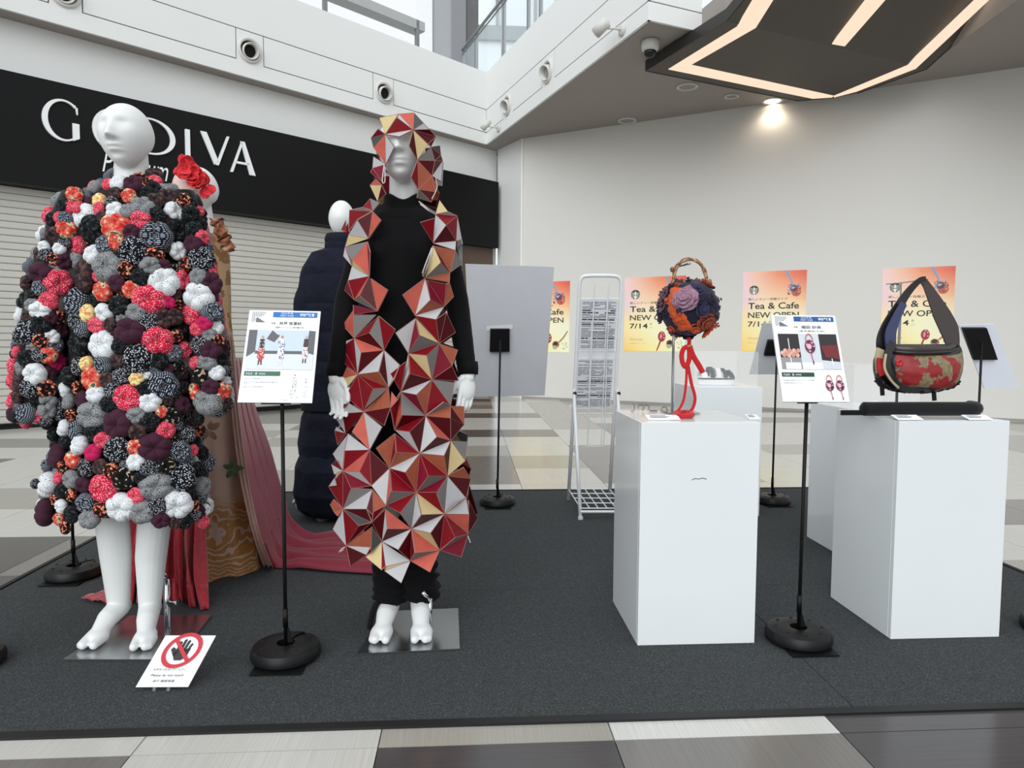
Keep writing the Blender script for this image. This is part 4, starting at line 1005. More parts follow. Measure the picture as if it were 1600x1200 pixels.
card(1420, 656, zt3, 0.09, 'white caption card before the left part of the black padded strap'); card(1530, 656, zt3, 0.085, 'white caption card under the right end of the black padded strap')
# ============================================================ ROUND BAG WITH BAMBOO HANDLE
Yc = 2.42
bc = P(1077, 482, Yc); s_ = 2.42/1056
Rb = 0.108
bag = empty('round_handbag', Vector((bc.x, bc.y, bc.z-Rb)), 'round navy and orange handbag of ruffled fabric flowers with bamboo handle', 'handbag')
NAVY = fabric('navy_ruffle', (34, 32, 52)); ORG = fabric('orange_ruffle', (206, 88, 44)); LAV = fabric('lavender_rose', (158, 122, 142)); RUST = fabric('rust_ruffle', (150, 68, 44)); MAUVE = fabric('mauve_ruffle', (110, 80, 92))
NAVY2 = fabric('navy_light_ruffle', (52, 50, 84))
m = MB(); n, mm = 48, 32; rr = []
for i in range(mm+1):
    a = PI*(i+.001)/(mm+.002)-PI/2; row = []
    for j in range(n):
        b = 2*PI*j/n; d = Vector((math.cos(a)*math.cos(b), math.cos(a)*math.sin(b), math.sin(a)))
        r = 0.099*(1+0.05*noise.noise(d*5)); row.append(bc+Vector((d.x*r*1.04, d.y*r, d.z*r*0.96)))
    rr.append(row)
m.rings(rr); m.build('body', NAVY, bag, smooth=True)
def petal(c, nrm, size, ang, mat, name, curl=0.5, par=None):
    """cupped petal with a ruffled rim, standing on the ball"""
    nrm = nrm.normalized(); t = nrm.orthogonal().normalized(); t = Matrix.Rotation(ang, 3, nrm) @ t; b = nrm.cross(t)
    P_ = []
    for i in range(6):
        u = i/5; row = []
        for j in range(7):
            v = (j/6-0.5)*2
            w = math.sin(PI*(0.18+0.62*u))*size*0.62
            hgt = size*(0.02+curl*0.5*u*u)+size*0.10*math.sin(v*5+u*6+ang*3)*u
            row.append(c + t*(u*size*0.9) + b*(v*w) + nrm*(hgt+size*0.15*v*v))
        P_.append(row)
    return P_
def flower(c, nrm, size, mat, name, rings=3, seed=0, squash=0.7):
    r = random.Random(seed); m = MB()
    for k in range(rings):
        npet = 3+2*k; sz = size*(0.35+0.65*k/max(1, rings-1))
        for j in range(npet):
            a = 2*PI*j/npet+k*0.6+r.uniform(-.2, .2)
            m.grid(petal(c+nrm*(0.010*(rings-k)), nrm, sz*squash*r.uniform(.85, 1.1), a, mat, name, curl=0.9-0.28*k))
    m.ell(c+nrm*0.010*rings, (size*.14, size*.14, size*.14), 10, 6)
    return m.build(name, mat, bag, smooth=True, solid=0.0022)
def ball(u, v, off=0.0):
    """point on the front of the ball at a pixel"""
    d = ray(u, v).normalized(); oc = CPOS-bc; R = 0.1+off
    B = oc.dot(d); C_ = oc.dot(oc)-R*R; D = B*B-C_
    if D < 0:
        p = CPOS+d*(-B); return p, (p-bc).normalized()
    p = CPOS+d*(-B-math.sqrt(D)); return p, (p-bc).normalized()
p, nn = ball(1070, 468); flower(p-nn*.012, nn, 0.056, LAV, 'lavender_rose', 4, 3, 0.85)
for k, (u, v, sz, mt) in enumerate(((1103, 505, .055, RUST), (1062, 497, .035, ORG), (1090, 452, .036, NAVY2), (1111, 470, .04, NAVY), (1120, 480, .035, NAVY2), (1098, 484, .036, NAVY2), (1045, 470, .03, ORG), (1040, 490, .032, NAVY),
                                    (1058, 447, .03, RUST), (1075, 438, .034, NAVY), (1100, 440, .032, RUST), (1124, 468, .03, MAUVE), (1050, 513, .034, ORG), (1075, 518, .036, NAVY2), (1086, 514, .034, ORG), (1117, 495, .03, NAVY), (1042, 453, .028, MAUVE), (1033, 478, .028, NAVY), (1090, 470, .03, NAVY), (1064, 484, .03, NAVY2), (1112, 452, .03, NAVY), (1121, 508, .028, RUST))):
    p, nn = ball(u, v); q_ = min(1, math.hypot(u-1077, v-482)/48)**3; flower(p-nn*(.017+.008*q_), nn, sz*(1.0-.35*q_), mt, 'fabric_ruffle', 3, 10+k, 0.8)
rb_ = random.Random(9)
for k in range(34):   # the rest of the ball, round the back
    a = rb_.uniform(0, 2*PI); z = rb_.uniform(-.85, .9); q = math.sqrt(1-z*z); nn = Vector((q*math.cos(a), q*math.sin(a), z))
    if nn.y < -0.25 and abs(z) < .85: continue
    flower(bc+nn*0.086, nn, 0.04, rb_.choice([NAVY, NAVY2, NAVY, RUST, ORG, MAUVE]), 'fabric_ruffle', 2, 60+k, 0.85)
# orange pleated gore on the left of the ball
m = MB(); P_ = []
for i in range(18):
    v = 452+64*i/17; row = []
    for j in range(5):
        u = 1041+10*abs(i/17-.55)*1.6+j*5.5+ (i/17)**2*16
        p, nn = ball(u, v); row.append(p+nn*(0.006+0.004*math.sin(i*2.4+j)))
    P_.append(row)
m.grid(P_); m.build('pleated_gore', ORG, bag, smooth=True, solid=0.003)
# handle: bamboo arch of two twisted canes with nodes
T = NT('bamboo'); v = T.coord(); T.col(T.ramp(T.noise(v, 60, 4), [(0.3, srgb(70, 42, 26)), (0.5, srgb(140, 98, 64)), (0.7, srgb(196, 156, 112))])).set(rough=0.4); BAMB = T.m
hz0 = [(1053, 447), (1053, 430), (1057, 417), (1066, 408), (1077, 405), (1089, 408), (1098, 417), (1103, 431), (1104, 446)]
hpts = spline([P(u, v, Yc-0.01) for u, v in hz0], 5)
for ph in (0, PI):
    pts = []; rs = []
    for i, p in enumerate(hpts):
        a = i*0.28+ph; pts.append(p+Vector((0.003*math.cos(a), 0.005*math.sin(a), 0.003*math.sin(a)))); rs.append(0.0046*(1.35 if i % 8 == (0 if ph == 0 else 4) else 1.0))
    MB().tube(pts, rs, 8).build('bamboo_cane', BAMB, bag, smooth=True)
for u, v in ((1051, 443), (1056, 446), (1104, 444), (1109, 440), (1050, 421)):
    MB().ell(P(u, v, Yc-.015), (0.007, 0.007, 0.010), 10, 8).build('root_knob', BAMB, bag, smooth=True)
# red tube cords hanging from the bag
CORD = fabric('red_jersey', (196, 36, 40), 400)
def cord(pp, r, name, flat=None, dy=0.0): MB().tube(spline([P(u, v, Yc-0.02+dy+(q or 0)) for u, v, q in pp], 6), r, 10, flat=flat).build(name, CORD, bag, smooth=True)
cord([(1076, 527, 0), (1077, 534, 0), (1076, 541, 0)], 0.007, 'cord_neck')
cord([(1076, 541, 0), (1068, 545, 0), (1065, 556, 0), (1067, 568, 0), (1072, 573, 0), (1077, 560, 0), (1077, 545, 0)], 0.0085, 'cord_loop')
cord([(1078, 543, -.005), (1083, 556, 0), (1092, 571, 0), (1098, 582, 0)], 0.010, 'cord_end')
cord([(1073, 572, 0), (1072, 598, 0), (1068, 625, 0), (1060, 641, 0), (1053, 645, 0)], 0.0048, 'hanging_cord')
cord([(1075, 570, 0), (1080, 598, 0), (1086, 622, .0), (1081, 640, 0), (1068, 649, -.01), (1056, 649, -.02)], 0.0058, 'hanging_cord')
m = MB()
m.tube(spline([G(u, v, zt1+0.010) for u, v in ((1053, 647), (1060, 650), (1070, 650), (1082, 648), (1074, 644), (1062, 645), (1056, 648))], 5), 0.0085, 10); m.build('cord_pile', CORD, bag, smooth=True)
MB().lathe(P(1077, 541, Yc-.02), [(0.011, -0.004), (0.013, 0), (0.011, 0.004)], 16, cap=False).build('gold_ring', M((200, 160, 90), 0.25, 0.9, name='gold'), bag)
# stand of the bag
st = empty('bag_stand', G(1050, 650, zt1), 'steel rod stand with a flat foot holding up the round handbag', 'stand')
yb = G(1052, 646, zt1).y
x_ = P(1051, 600, Yc+0.13).x
MB().box((x_+0.02, Yc+0.10, zt1+0.003), (0.12, 0.12, 0.004), bev=0.001).build('foot_plate', STEEL, st)
MB().tube([Vector((x_, Yc+0.13, zt1)), Vector((x_, Yc+0.13, P(1051, 420, Yc+0.13).z))], 0.005, 10).build('rod', STEEL, st, smooth=True)
MB().tube([Vector((x_, Yc+0.13, P(1051, 424, Yc+0.13).z)), P(1060, 416, Yc+0.05), P(1078, 411.5, Yc-0.02)], 0.004, 8).build('hook', STEEL, st, smooth=True)
# ============================================================ SHOULDER BAG
Yg = 2.42
sb = empty('shoulder_bag', P(1430, 612, Yg), 'dark patchwork shoulder bag in red and gold brocade with a wide strap', 'handbag')
LEA = M((26, 22, 23), 0.35, name='dark_leather'); LEA2 = M((56, 47, 44), 0.3, name='brown_leather')
T = NT('red_gold_brocade'); v = T.coord((1, 1, 1)); vo = T.voro(v, 28, 'SMOOTH_F1'); wv = T.noise(v, 34, 3, 0.6)
gold = T.mix(T.noise(v, 90, 2), srgb(70, 60, 46), srgb(160, 144, 108)); red = T.mix(T.noise(v, 60, 2), srgb(104, 16, 22), srgb(164, 28, 32))
T.col(T.mix(T.ramp(T.noise(v, 19, 3, .5), [(0.50, (0, 0, 0)), (0.52, (1, 1, 1))], 'LINEAR'), gold, red)).set(rough=0.5); BROC = T.m
SATR = M((176, 26, 34), 0.4, name='red_satin'); SATG = M((178, 164, 132), 0.4, name='champagne_satin'); SNAV = M((48, 56, 92), 0.5, name='navy_patch'); BLKF = fabric('black_frill', (28, 26, 28))
# body: rows from rim to bottom, front and back halves
prof = [  # v, uL, uR, depth(m), 
    (541, 1384, 1494, .055), (552, 1375, 1497, .075), (566, 1371, 1497, .088), (580, 1371, 1495, .092), (594, 1374, 1491, .085), (604, 1382, 1482, .065), (611, 1397, 1465, .035), (613, 1415, 1445, .01)]
rr = []; NB = 36
for (v, ul, ur, d) in [interp(prof, 541+72*i/22)[0:0] or ((541+72*i/22,)+interp(prof, 541+72*i/22)) for i in range(23)]:
    c = P((ul+ur)/2, v, Yg); hw = (P(ur, v, Yg).x-P(ul, v, Yg).x)/2; row = []
    for j in range(NB):
        a = 2*PI*j/NB; cs, sn = math.cos(a), math.sin(a)
        row.append(c+Vector((hw*math.copysign(abs(cs)**.8, cs), d*math.copysign(abs(sn)**.85, sn), 0.010*math.cos(2*a)*(1-(v-541)/72) + (0.006*noise.noise(Vector((cs*3, sn*3, v*.05)))))))
    rr.append(row)
m = MB(); m.rings(rr, cap=False)
m.m = []
for i in range(22):
    for j in range(NB):
        a = (j+.5)/NB; t = i/22   # a 0..1 round, .75 = front centre
        fr = 0.5 < a < 1.0; x = (a-.5)*2
        if t < 0.12 or t > 0.86: k = 0
        elif not fr: k = 3
        elif x < 0.20: k = 1 if 0.15 < t < 0.55 and x < .17 else 0
        elif x > 0.84: k = 0
        else: k = 2
        m.m.append(k)
body = m.build('bag_body', [LEA, SATR, BROC, LEA], sb, smooth=True, solid=0.004)
# padded rim band across the opening
rim = []
for i in range(25):
    t = i/24; u = 1382+113*t; v = 541-14*math.sin(PI*t)*0+10*math.sin(PI*t)*0.35+(-3 if t > .9 else 0)
    rim.append(P(u, v+2, Yg-0.055*math.sin(PI*t)**.6-0.01))
MB().tube(rim, [0.008+0.012*math.sin(PI*i/24)**.5 for i in range(25)], 12).build('rim_band', LEA2, sb, smooth=True)
MB().tube([p+Vector((0, -.014, -.012)) for p in rim], 0.008, 8).build('rim_piping', LEA, sb, smooth=True)
def ribbon(pts, ws, mat, name, th=0.006, nrm=Vector((0, -1, 0))):
    m = MB(); out = []; n = len(pts)
    for i, p in enumerate(pts):
        t = (pts[min(i+1, n-1)]-pts[max(i-1, 0)]).normalized(); s = t.cross(nrm).normalized()
        w = ws[i]/2; a = p-s*w; b = p+s*w; out.append([a-nrm*th/2, a+nrm*th/2, b+nrm*th/2, b-nrm*th/2])
    m.rings(out); return m.build(name, mat, sb, autosmooth=0.7)
def rib(pp, mat, name, dy=0.0, th=0.006, n=5, nrm=Vector((0, -1, 0))):
    pts = spline([P(u, v, Yg+dy+q) for u, v, w, q in pp], n); k = len(pts); sc = Yg/1056
    wl = [pp[min(int(i/n), len(pp)-1)][2]+(pp[min(int(i/n)+1, len(pp)-1)][2]-pp[min(int(i/n), len(pp)-1)][2])*((i % n)/n) for i in range(k)]
    return ribbon(pts, [w*sc for w in wl], mat, name, th, nrm)
# strap up the left to the hook and down the right
rib([(1384, 560, 22, -.03), (1379, 535, 20, -.03), (1386, 512, 20, -.02), (1402, 482, 15, -.01), (1420, 455, 11, 0), (1437, 438, 8, .0), (1446, 436, 8, 0)], LEA, 'strap_left')
rib([(1394, 560, 16, -.045), (1391, 525, 18, -.04), (1399, 500, 14, -.03), (1412, 474, 10, -.02)], SNAV, 'strap_patch', dy=-.003)
rib([(1440, 436, 9, 0), (1448, 446, 12, 0), (1460, 468, 20, -.01), (1472, 492, 28, -.02), (1483, 515, 30, -.03), (1489, 540, 20, -.04)], LEA2, 'strap_right')
rib([(1376, 545, 12, -.02), (1373, 560, 12, -.03), (1375, 583, 12, -.04)], SATG, 'side_panel', dy=-.035)
rib([(1377, 560, 13, -.04), (1377, 575, 13, -.05), (1380, 586, 12, -.05)], SATR, 'side_panel', dy=-.038)
# bands over the front
rib([(1396, 535, 12, -.06), (1387, 555, 10, -.075), (1388, 575, 9, -.085), (1396, 592, 9, -.085), (1410, 606, 9, -.07), (1436, 611, 8, -.05)], LEA, 'front_band', dy=-.015)
rib([(1384, 553, 3, -.08), (1382, 575, 3, -.09), (1392, 594, 3, -.09), (1404, 606, 3, -.07)], SATG, 'front_piping', dy=-.02)
# frilled bottom
rf = random.Random(3)
for k in range(22):
    t = k/21; a = PI*(0.02+0.96*t); u = 1433-62*math.cos(a); v = 588+24*math.sin(a)**.7
    p = P(u, v, Yg-0.02); m = MB(); m.ell(p, (0.009, 0.022, 0.007), 8, 6, R=Matrix.Rotation(rf.uniform(-.6, .6), 3, 'Z')); m.build('frill', BLKF, sb, smooth=True)
# red woven flower on the front left and brocade highlights
m = MB(); p0 = P(1405, 567, Yg-.105)
for k in range(7):
    a = k*0.9; m.ell(p0+Vector((.008*math.cos(a), 0, .010*math.sin(a))), (.007, .006, .007), 8, 6)
link_mesh(remesh(m, .0025, 1), 'red_rosette', SATR, sb)
for k, (u, v) in enumerate(((1378, 604), (1459, 612))):
    rib([(u, v, 6, -.03), (u+1, v+14, 6, -.03)], BLKF, 'hanging_tab')
# black padded strap lying on the pedestal
bs_ = empty('padded_strap', G(1425, 652, zt3), 'long black padded strap lying under the patchwork shoulder bag', 'strap')
yS = 2.36
pts = [Vector((P(u, 640, yS).x, yS, zt3+0.0255)) for u in (1345, 1349, 1356, 1400, 1450, 1500, 1520, 1530, 1534)]
pts[-1] += Vector((0, 0.06, 0)); pts[-2] += Vector((0, 0.02, 0)); 
MB().tube(spline(pts, 4), [0.012+0.013*min(1, i/5) for i in range(33)], 14).build('padded_sleeve', fabric('black_webbing', (22, 22, 24), 500), bs_, smooth=True)
MB().box(Vector((P(1332, 644, yS).x, yS, zt3+0.012)), (0.085, 0.006, 0.018)).build('webbing_end', fabric('black_webbing2', (16, 16, 18), 500), bs_)
# bag stand: rods with a T bar
st = empty('bag_stand', G(1404, 650, zt3), 'black rod stand with a T bar holding up the patchwork shoulder bag', 'stand')
x1 = P(1402, 600, Yg+.10).x; yy = Yg+0.10
MB().box((x1+0.03, yy, zt3+0.003), (0.13, 0.11, 0.004), bev=0.001).build('foot_plate', BLACK, st)
MB().tube([Vector((x1, yy, zt3)), Vector((x1, yy, P(1405, 497, yy).z))], 0.005, 8).build('rod', GREYM, st, smooth=True)
MB().tube([Vector((x1, yy, P(1405, 499, yy).z)), Vector((P(1408, 440, yy).x, yy, P(1408, 441, yy).z))], 0.003, 8).build('upper_rod', GREYM, st, smooth=True)
MB().tube([P(1385, 444, yy), P(1408, 442, yy), P(1430, 439, yy-.04), P(1450, 436, yy-.09)], 0.0022, 6).build('cross_bar', GREYM, st, smooth=True)
# ============================================================ MANNEQUINS
T = NT('mannequin_matte_white'); T.col(srgb(228, 230, 229)).set(rough=0.42); MANW = T.m
def head(m, c, R=Matrix.Identity(3), sc=1.0, face=True, egg=False, zsc=1.0):
    """sculpted head, face towards local -Y"""
    n, k = 96, 80; rr = []
    g = lambda a, s: math.exp(-(a/s)**2)
    for i in range(k+1):
        ph = PI*(i+.001)/(k+.002)-PI/2; row = []
        for j in range(n):
            th = 2*PI*j/n; x = math.cos(ph)*math.cos(th); y = math.cos(ph)*math.sin(th); z = math.sin(ph)
            w = 1.0; dz = 1.0
            if z < 0: w = 1-0.24*(-z)**1.5
            X = 0.079*x*w; Z = 0.112*z; Y = 0.097*y*(1.0 if y > 0 else 1-0.10*max(0, -z))
            if y > 0 and z < 0.2: Y *= 1-0.45*max(0, 0.2-z)**1.4          # back of the head runs in to the neck
            if y > 0 and z < -0.3: Z += 0.05*y*(-z-0.3)*1.6                # underside rises behind the jaw
            if egg: Y = 0.095*y*(1-0.22*max(0, -z)); Z = 0.115*z
            if face and y < 0:
                f = min(1.0, (-y)*1.6)
                rz = max(0.0, min(1.0, (0.040-Z)/0.062))                     # nose ridge grows from the brow to the tip
                if Z > -0.028: Y -= f*0.027*rz**1.25*g(X, 0.0095+0.004*rz)
                else: Y -= f*0.027*g(X, 0.0135)*g(Z+0.028, 0.0042)
                Y -= f*0.007*g(X, 0.018)*g(Z+0.023, 0.0065)                # wings of the nose
                Y += f*0.0115*(g(X-0.031, 0.017)+g(X+0.031, 0.017))*g(Z-0.022, 0.016)   # eye hollows
                Y -= f*0.004*(g(X-0.030, 0.013)+g(X+0.030, 0.013))*g(Z-0.016, 0.008)
                Y -= f*0.004*g(Z-0.046, 0.012)*g(X, 0.05)                   # brow
                Y -= f*0.0100*g(X, 0.021)*(g(Z+0.0500, 0.0046)+0.95*g(Z+0.0640, 0.0052))   # lips
                Y += f*0.0040*g(X, 0.024)*g(Z+0.0570, 0.0026)
                Y += f*0.0045*g(X, 0.022)*g(Z+0.077, 0.007)
                Y -= f*0.009*g(X, 0.026)*g(Z+0.095, 0.014)                  # chin
            row.append(c + R @ (Vector((X, Y, Z*zsc))*sc))
        rr.append(row)
    m.rings(rr)
def cap(m, p0, r0, p1, r1, n=18):
    p0, p1 = Vector(p0), Vector(p1)
    m.tube([p0, p0.lerp(p1, .5), p1], [r0, (r0+r1)/2, r1], n)
    m.ell(p0, (r0,)*3, n, 10); m.ell(p1, (r1,)*3, n, 10)
def chain(m, pts):
    for (a, ra), (b, rb) in zip(pts, pts[1:]): cap(m, a, ra, b, rb)
def tabi_foot(m, toe, ankle, inner, ra=0.036):
    """foot on raised heel, toes split; inner=+1 when the big toe is on the +X side"""
    zb = CZ+.0085
    toe = Vector(toe); heel = Vector((ankle.x, toe.y+0.215, 0.070+zb)); ball = Vector((toe.x*0.8+ankle.x*0.2, toe.y+0.075, 0.026+zb))
    mid = ankle.lerp(ball, .52)+Vector((0, -.004, .010))
    chain(m, [(ankle, ra), (mid, .033), (ball+UP*.002, .0255)]); cap(m, heel, 0.029, ankle, ra*.97); chain(m, [(heel, .027), (heel.lerp(ball, .5)+UP*.012, .029), (ball, .025)])
    m.ell(ball, (0.034, 0.045, 0.0225), 20, 12)
    bx = toe.x+inner*0.0200; ox = toe.x-inner*0.0150
    cap(m, (ball.x+inner*.017, ball.y-.005, .020+zb), 0.020, (bx, toe.y+.014, .0150+zb), 0.0138)
    cap(m, (ball.x-inner*.011, ball.y-.005, .020+zb), 0.020, (ox, toe.y+.016, .0150+zb), 0.0138); cap(m, (ball.x-inner*.022, ball.y-.005, .019+zb), 0.018, (ox-inner*.009, toe.y+.022, .0140+zb), 0.0130)
def hand_mb(w, d, side, curl=0.5, palm_n=None, sc=1.0):
    """w wrist, d direction of the fingers, side: unit vector towards the thumb, palm_n: palm facing"""
    m = MB(); d = Vector(d).normalized(); s = Vector(side).normalized(); s = (s-d*s.dot(d)).normalized(); pn = Vector(palm_n) if palm_n else d.cross(s); pn = (pn-d*pn.dot(d)-s*pn.dot(s)).normalized()
    B = Matrix((s, pn, d)).transposed()
    cap(m, w-d*0.03, 0.024*sc, w+d*0.012, 0.022*sc)
    m.ell(w+d*0.050*sc, (0.037*sc, 0.0155*sc, 0.046*sc), 18, 12, R=B)
    for k, (off, L, r) in enumerate(((0.027, 0.074, .0088), (0.009, 0.082, .009), (-0.009, 0.077, .0086), (-0.026, 0.060, .0078))):
        p = w+d*0.082*sc+s*off*sc; dd = d.copy(); pts = [(p-d*.02*sc, r*sc*1.1)]; a = curl*(0.8+0.15*k)
        for q, fr in enumerate((0.45, 0.31, 0.24)):
            dd = (Matrix.Rotation(-a*(0.35+0.35*q), 3, s) @ dd) if (Matrix.Rotation(-a*.5, 3, s) @ d).dot(pn) > 0 else (Matrix.Rotation(a*(0.35+0.35*q), 3, s) @ dd)
            p = p+dd*L*fr*sc; pts.append((p, r*sc*(0.95-0.1*q)))
        chain(m, pts)
    t0 = w+d*0.022*sc+s*0.024*sc; t1 = t0+(s*.55+d*.8+pn*.35).normalized()*0.040*sc; t2 = t1+(s*.15+d*.95+pn*.4).normalized()*0.034*sc; t3 = t2+(d*.95+pn*.45).normalized()*0.022*sc
    chain(m, [(t0, .0135*sc), (t1, .0115*sc), (t2, .0098*sc), (t3, .008*sc)])
    return m
def rings_torso(m, secs, Y0, infl=0.0, n=40):
    rr = []
    for (v, u, hw, dp, dy) in secs:
        c = P(u, v, Y0); hwm = hw*(Y0/1080)*1.0
        rr.append([Vector((c.x+(hwm+infl)*math.cos(2*PI*j/n), Y0+dy+(dp+infl)*math.sin(2*PI*j/n), c.z)) for j in range(n)])
    m.rings(rr)
def steel_plate(par, c4, rod=None):
    q = [G(u, v) for u, v in c4]; q = [Vector((p.x, p.y, CZ+0.0012)) for p in q]
    MB().prism(q, UP*0.006).build('base_plate', STEEL, par)
Z0 = CZ+0.0085
# ---------------------------------------------------------------- mannequin one (pumpkin coat)
m1 = empty('mannequin', G(185, 1000), 'white mannequin in a knee length coat of stuffed patchwork fabric pumpkins', 'mannequin')
t1, t2 = G(133, 1025), G(216, 1027); t1.z = t2.z = 0
Y1 = 2.40
mb = MB(); c1 = P(198, 214, Y1-.02)
head(mb, c1, Matrix.Rotation(math.radians(-3), 3, 'Z'), 1.0, zsc=.92)
cap(mb, P(207, 300, Y1+.03), 0.056, P(205, 236, Y1+.02), 0.050)
rings_torso(mb, [(560, 200, 66, .10, 0), (520, 200, 68, .11, 0), (440, 202, 52, .08, 0), (385, 203, 66, .10, 0), (330, 204, 74, .08, 0.02), (302, 206, 30, .055, 0.03)], Y1+.02)
an1 = P(186, 948, t1.y+.19); an2 = P(234, 950, t2.y+.19)
kn1 = P(171, 770, Y1-.02); kn2 = P(246, 770, Y1-.02); hp1 = P(168, 575, Y1+.03); hp2 = P(240, 575, Y1+.03)
ca1 = P(181, 868, Y1+.02); ca2 = P(236, 870, Y1+.02)
chain(mb, [(hp1, .085), (kn1, .056), (ca1, .050), (an1, .035)]); chain(mb, [(hp2, .085), (kn2, .056), (ca2, .050), (an2, .035)])
tabi_foot(mb, t1, an1, 1); tabi_foot(mb, t2, an2, -1)
chain(mb, [(P(130, 335, Y1+.02), .05), (P(90, 480, Y1+.0), .042), (P(62, 610, Y1-.03), .03), (P(58, 650, Y1-.03), .028)])
chain(mb, [(P(275, 335, Y1+.02), .05), (P(312, 480, Y1+.0), .042), (P(328, 600, Y1-.03), .03), (P(332, 630, Y1-.03), .028)])
link_mesh(remesh(mb, 0.0040, 3), 'body', MANW, m1)
steel_plate(m1, ((98, 1036), (275, 1036), (331, 966), (205, 966)))
rb = G(262, 985); rb.z = Z0
MB().tube([rb, Vector((rb.x, rb.y, P(262, 905, rb.y).z))], [0.011, 0.011], 14).build('support_rod', CHROME, m1, smooth=True)
tp = Vector((rb.x, rb.y, P(262, 903, rb.y).z))
MB().tube([tp-UP*.0, tp+UP*.004+Vector((-.02, .004, .02)), P(240, 885, rb.y)], 0.009, 10).build('support_arm', CHROME, m1, smooth=True)
MB().lathe(rb+Vector((.012, 0, .09)), [(0.004, 0), (0.004, .02), (0.009, .022), (0.009, .03)], 10, axis=(1, -.3, 0)).build('thumb_screw', CHROME, m1)
# ---------------------------------------------------------------- mannequin two (folded leather panels)
m2 = empty('mannequin', G(628, 985), 'white mannequin in black under a hooded garment of folded red and grey leather panels', 'mannequin')
t3, t4 = G(592, 1016), G(657, 1015); t3.z = t4.z = 0
Y2 = 2.45
TOR = [(625, 630, 54, .095, .01), (590, 630, 58, .11, .01), (545, 630, 52, .10, .01), (500, 630, 44, .085, 0), (470, 630, 41, .078, 0), (430, 630, 47, .09, 0), (385, 631, 54, .105, 0), (355, 632, 60, .085, .01), (344, 632, 60, .078, .015), (334, 632, 50, .068, .02), (326, 631, 34, .06, .03), (318, 631, 26, .055, .03)]
def torso2(m, infl=0.0):
    rings_torso(m, TOR, Y2, infl)
    for u in (604, 660): m.ell(P(u, 388, Y2-.052), (0.056+infl, 0.046+infl, 0.058+infl), 20, 14)
def arms2(m, infl=0.0, cut=False):
    chain(m, [(P(612, 336, Y2+.02), .036+infl), (P(582, 350, Y2+.02), .044+infl), (P(542, 470, Y2+.03), .032+infl), (P(529, 560, Y2-.02), .025+infl), (P(525, 590, Y2-.03), .022+infl)])
    chain(m, [(P(651, 336, Y2+.02), .036+infl), (P(682, 350, Y2+.02), .044+infl), (P(714, 470, Y2+.03), .032+infl), (P(727, 560, Y2-.01), .025+infl), (P(730, 585, Y2-.02), .022+infl)])
def legs2(m, infl=0.0, low=True):
    chain(m, [(P(608, 620, Y2+.02), .080+infl), (P(604, 790, Y2), .055+infl), (P(608, 860, Y2+.02), .050+infl), (P(609, 935, t3.y+.2), .036+infl)])
    chain(m, [(P(655, 620, Y2+.02), .080+infl), (P(658, 790, Y2), .055+infl), (P(657, 860, Y2+.02), .050+infl), (P(657, 930, t4.y+.2), .036+infl)])
mb = MB(); c2 = P(628, 233, Y2-.05)
head(mb, c2, Matrix.Rotation(math.radians(-2), 3, 'Z'), 1.0)
cap(mb, P(632, 325, Y2+.03), 0.054, P(630, 255, Y2+.01), 0.047)
torso2(mb); arms2(mb); legs2(mb)
an3 = P(609, 945, t3.y+.19); an4 = P(657, 942, t4.y+.19)
tabi_foot(mb, t3, an3, 1); tabi_foot(mb, t4, an4, -1)
me = remesh(mb, 0.0040, 3)
hm = hand_mb(P(523, 588, Y2-.04), (.22, -.25, -.95), (0.95, -.3, .2), 0.45, (0.5, -.9, 0)); h1m = remesh(hm, 0.0028, 2)
hm = hand_mb(P(732, 584, Y2-.03), (-.10, -.30, -.95), (-.75, -.65, .1), 0.55, (-.8, .5, 0)); h2m = remesh(hm, 0.0028, 2)
bm = bmesh.new(); bm.from_mesh(me); bm.from_mesh(h1m); bm.from_mesh(h2m); bm.to_mesh(me); bm.free()
me.polygons.foreach_set('use_smooth', [True]*len(me.polygons))
link_mesh(me, 'body', MANW, m2)
T = NT('black_knit'); v = T.coord(); n_ = T.noise(v, 500, 2); T.col(T.mix(T.noise(v, 8, 3), srgb(9, 9, 10), srgb(18, 18, 20))).set(rough=0.85, spec=0.12, sheen=0.05).bump(n_, 0.3, .001); KNIT = T.m
mb = MB(); torso2(mb, .010); arms2(mb, .011); link_mesh(remesh(mb, 0.006, 22, .6), 'turtleneck_sweater', KNIT, m2)
cn = MB(); rr = []
for k, (v, rad, fr) in enumerate(((346, .100, .0), (338, .084, .004), (330, .072, .008), (320, .066, .012), (312, .063, .020), (303, .062, .030), (300, .059, .034), (304, .055, .034), (322, .053, .02))):
    c = P(631, v, Y2+.02); rr.append([c+Vector((rad*math.cos(2*PI*j/48)*1.05, (rad*.95)*math.sin(2*PI*j/48), -fr*max(0, -math.sin(2*PI*j/48))**2 + .003*math.sin(2*PI*j/48*5+k))) for j in range(48)])
cn.rings(rr, cap=False); cn.build('roll_collar', KNIT, m2, smooth=True, solid=0.002)
for (wx, wy, yy) in ((525, 580, Y2-.025), (732, 577, Y2-.02)):
    a = P(wx, wy-12, yy); b = P(wx, wy+8, yy-.005)
    MB().tube([a, a.lerp(b, .5), b], [0.033, 0.035, 0.034], 20).build('cuff', KNIT, m2, smooth=True)
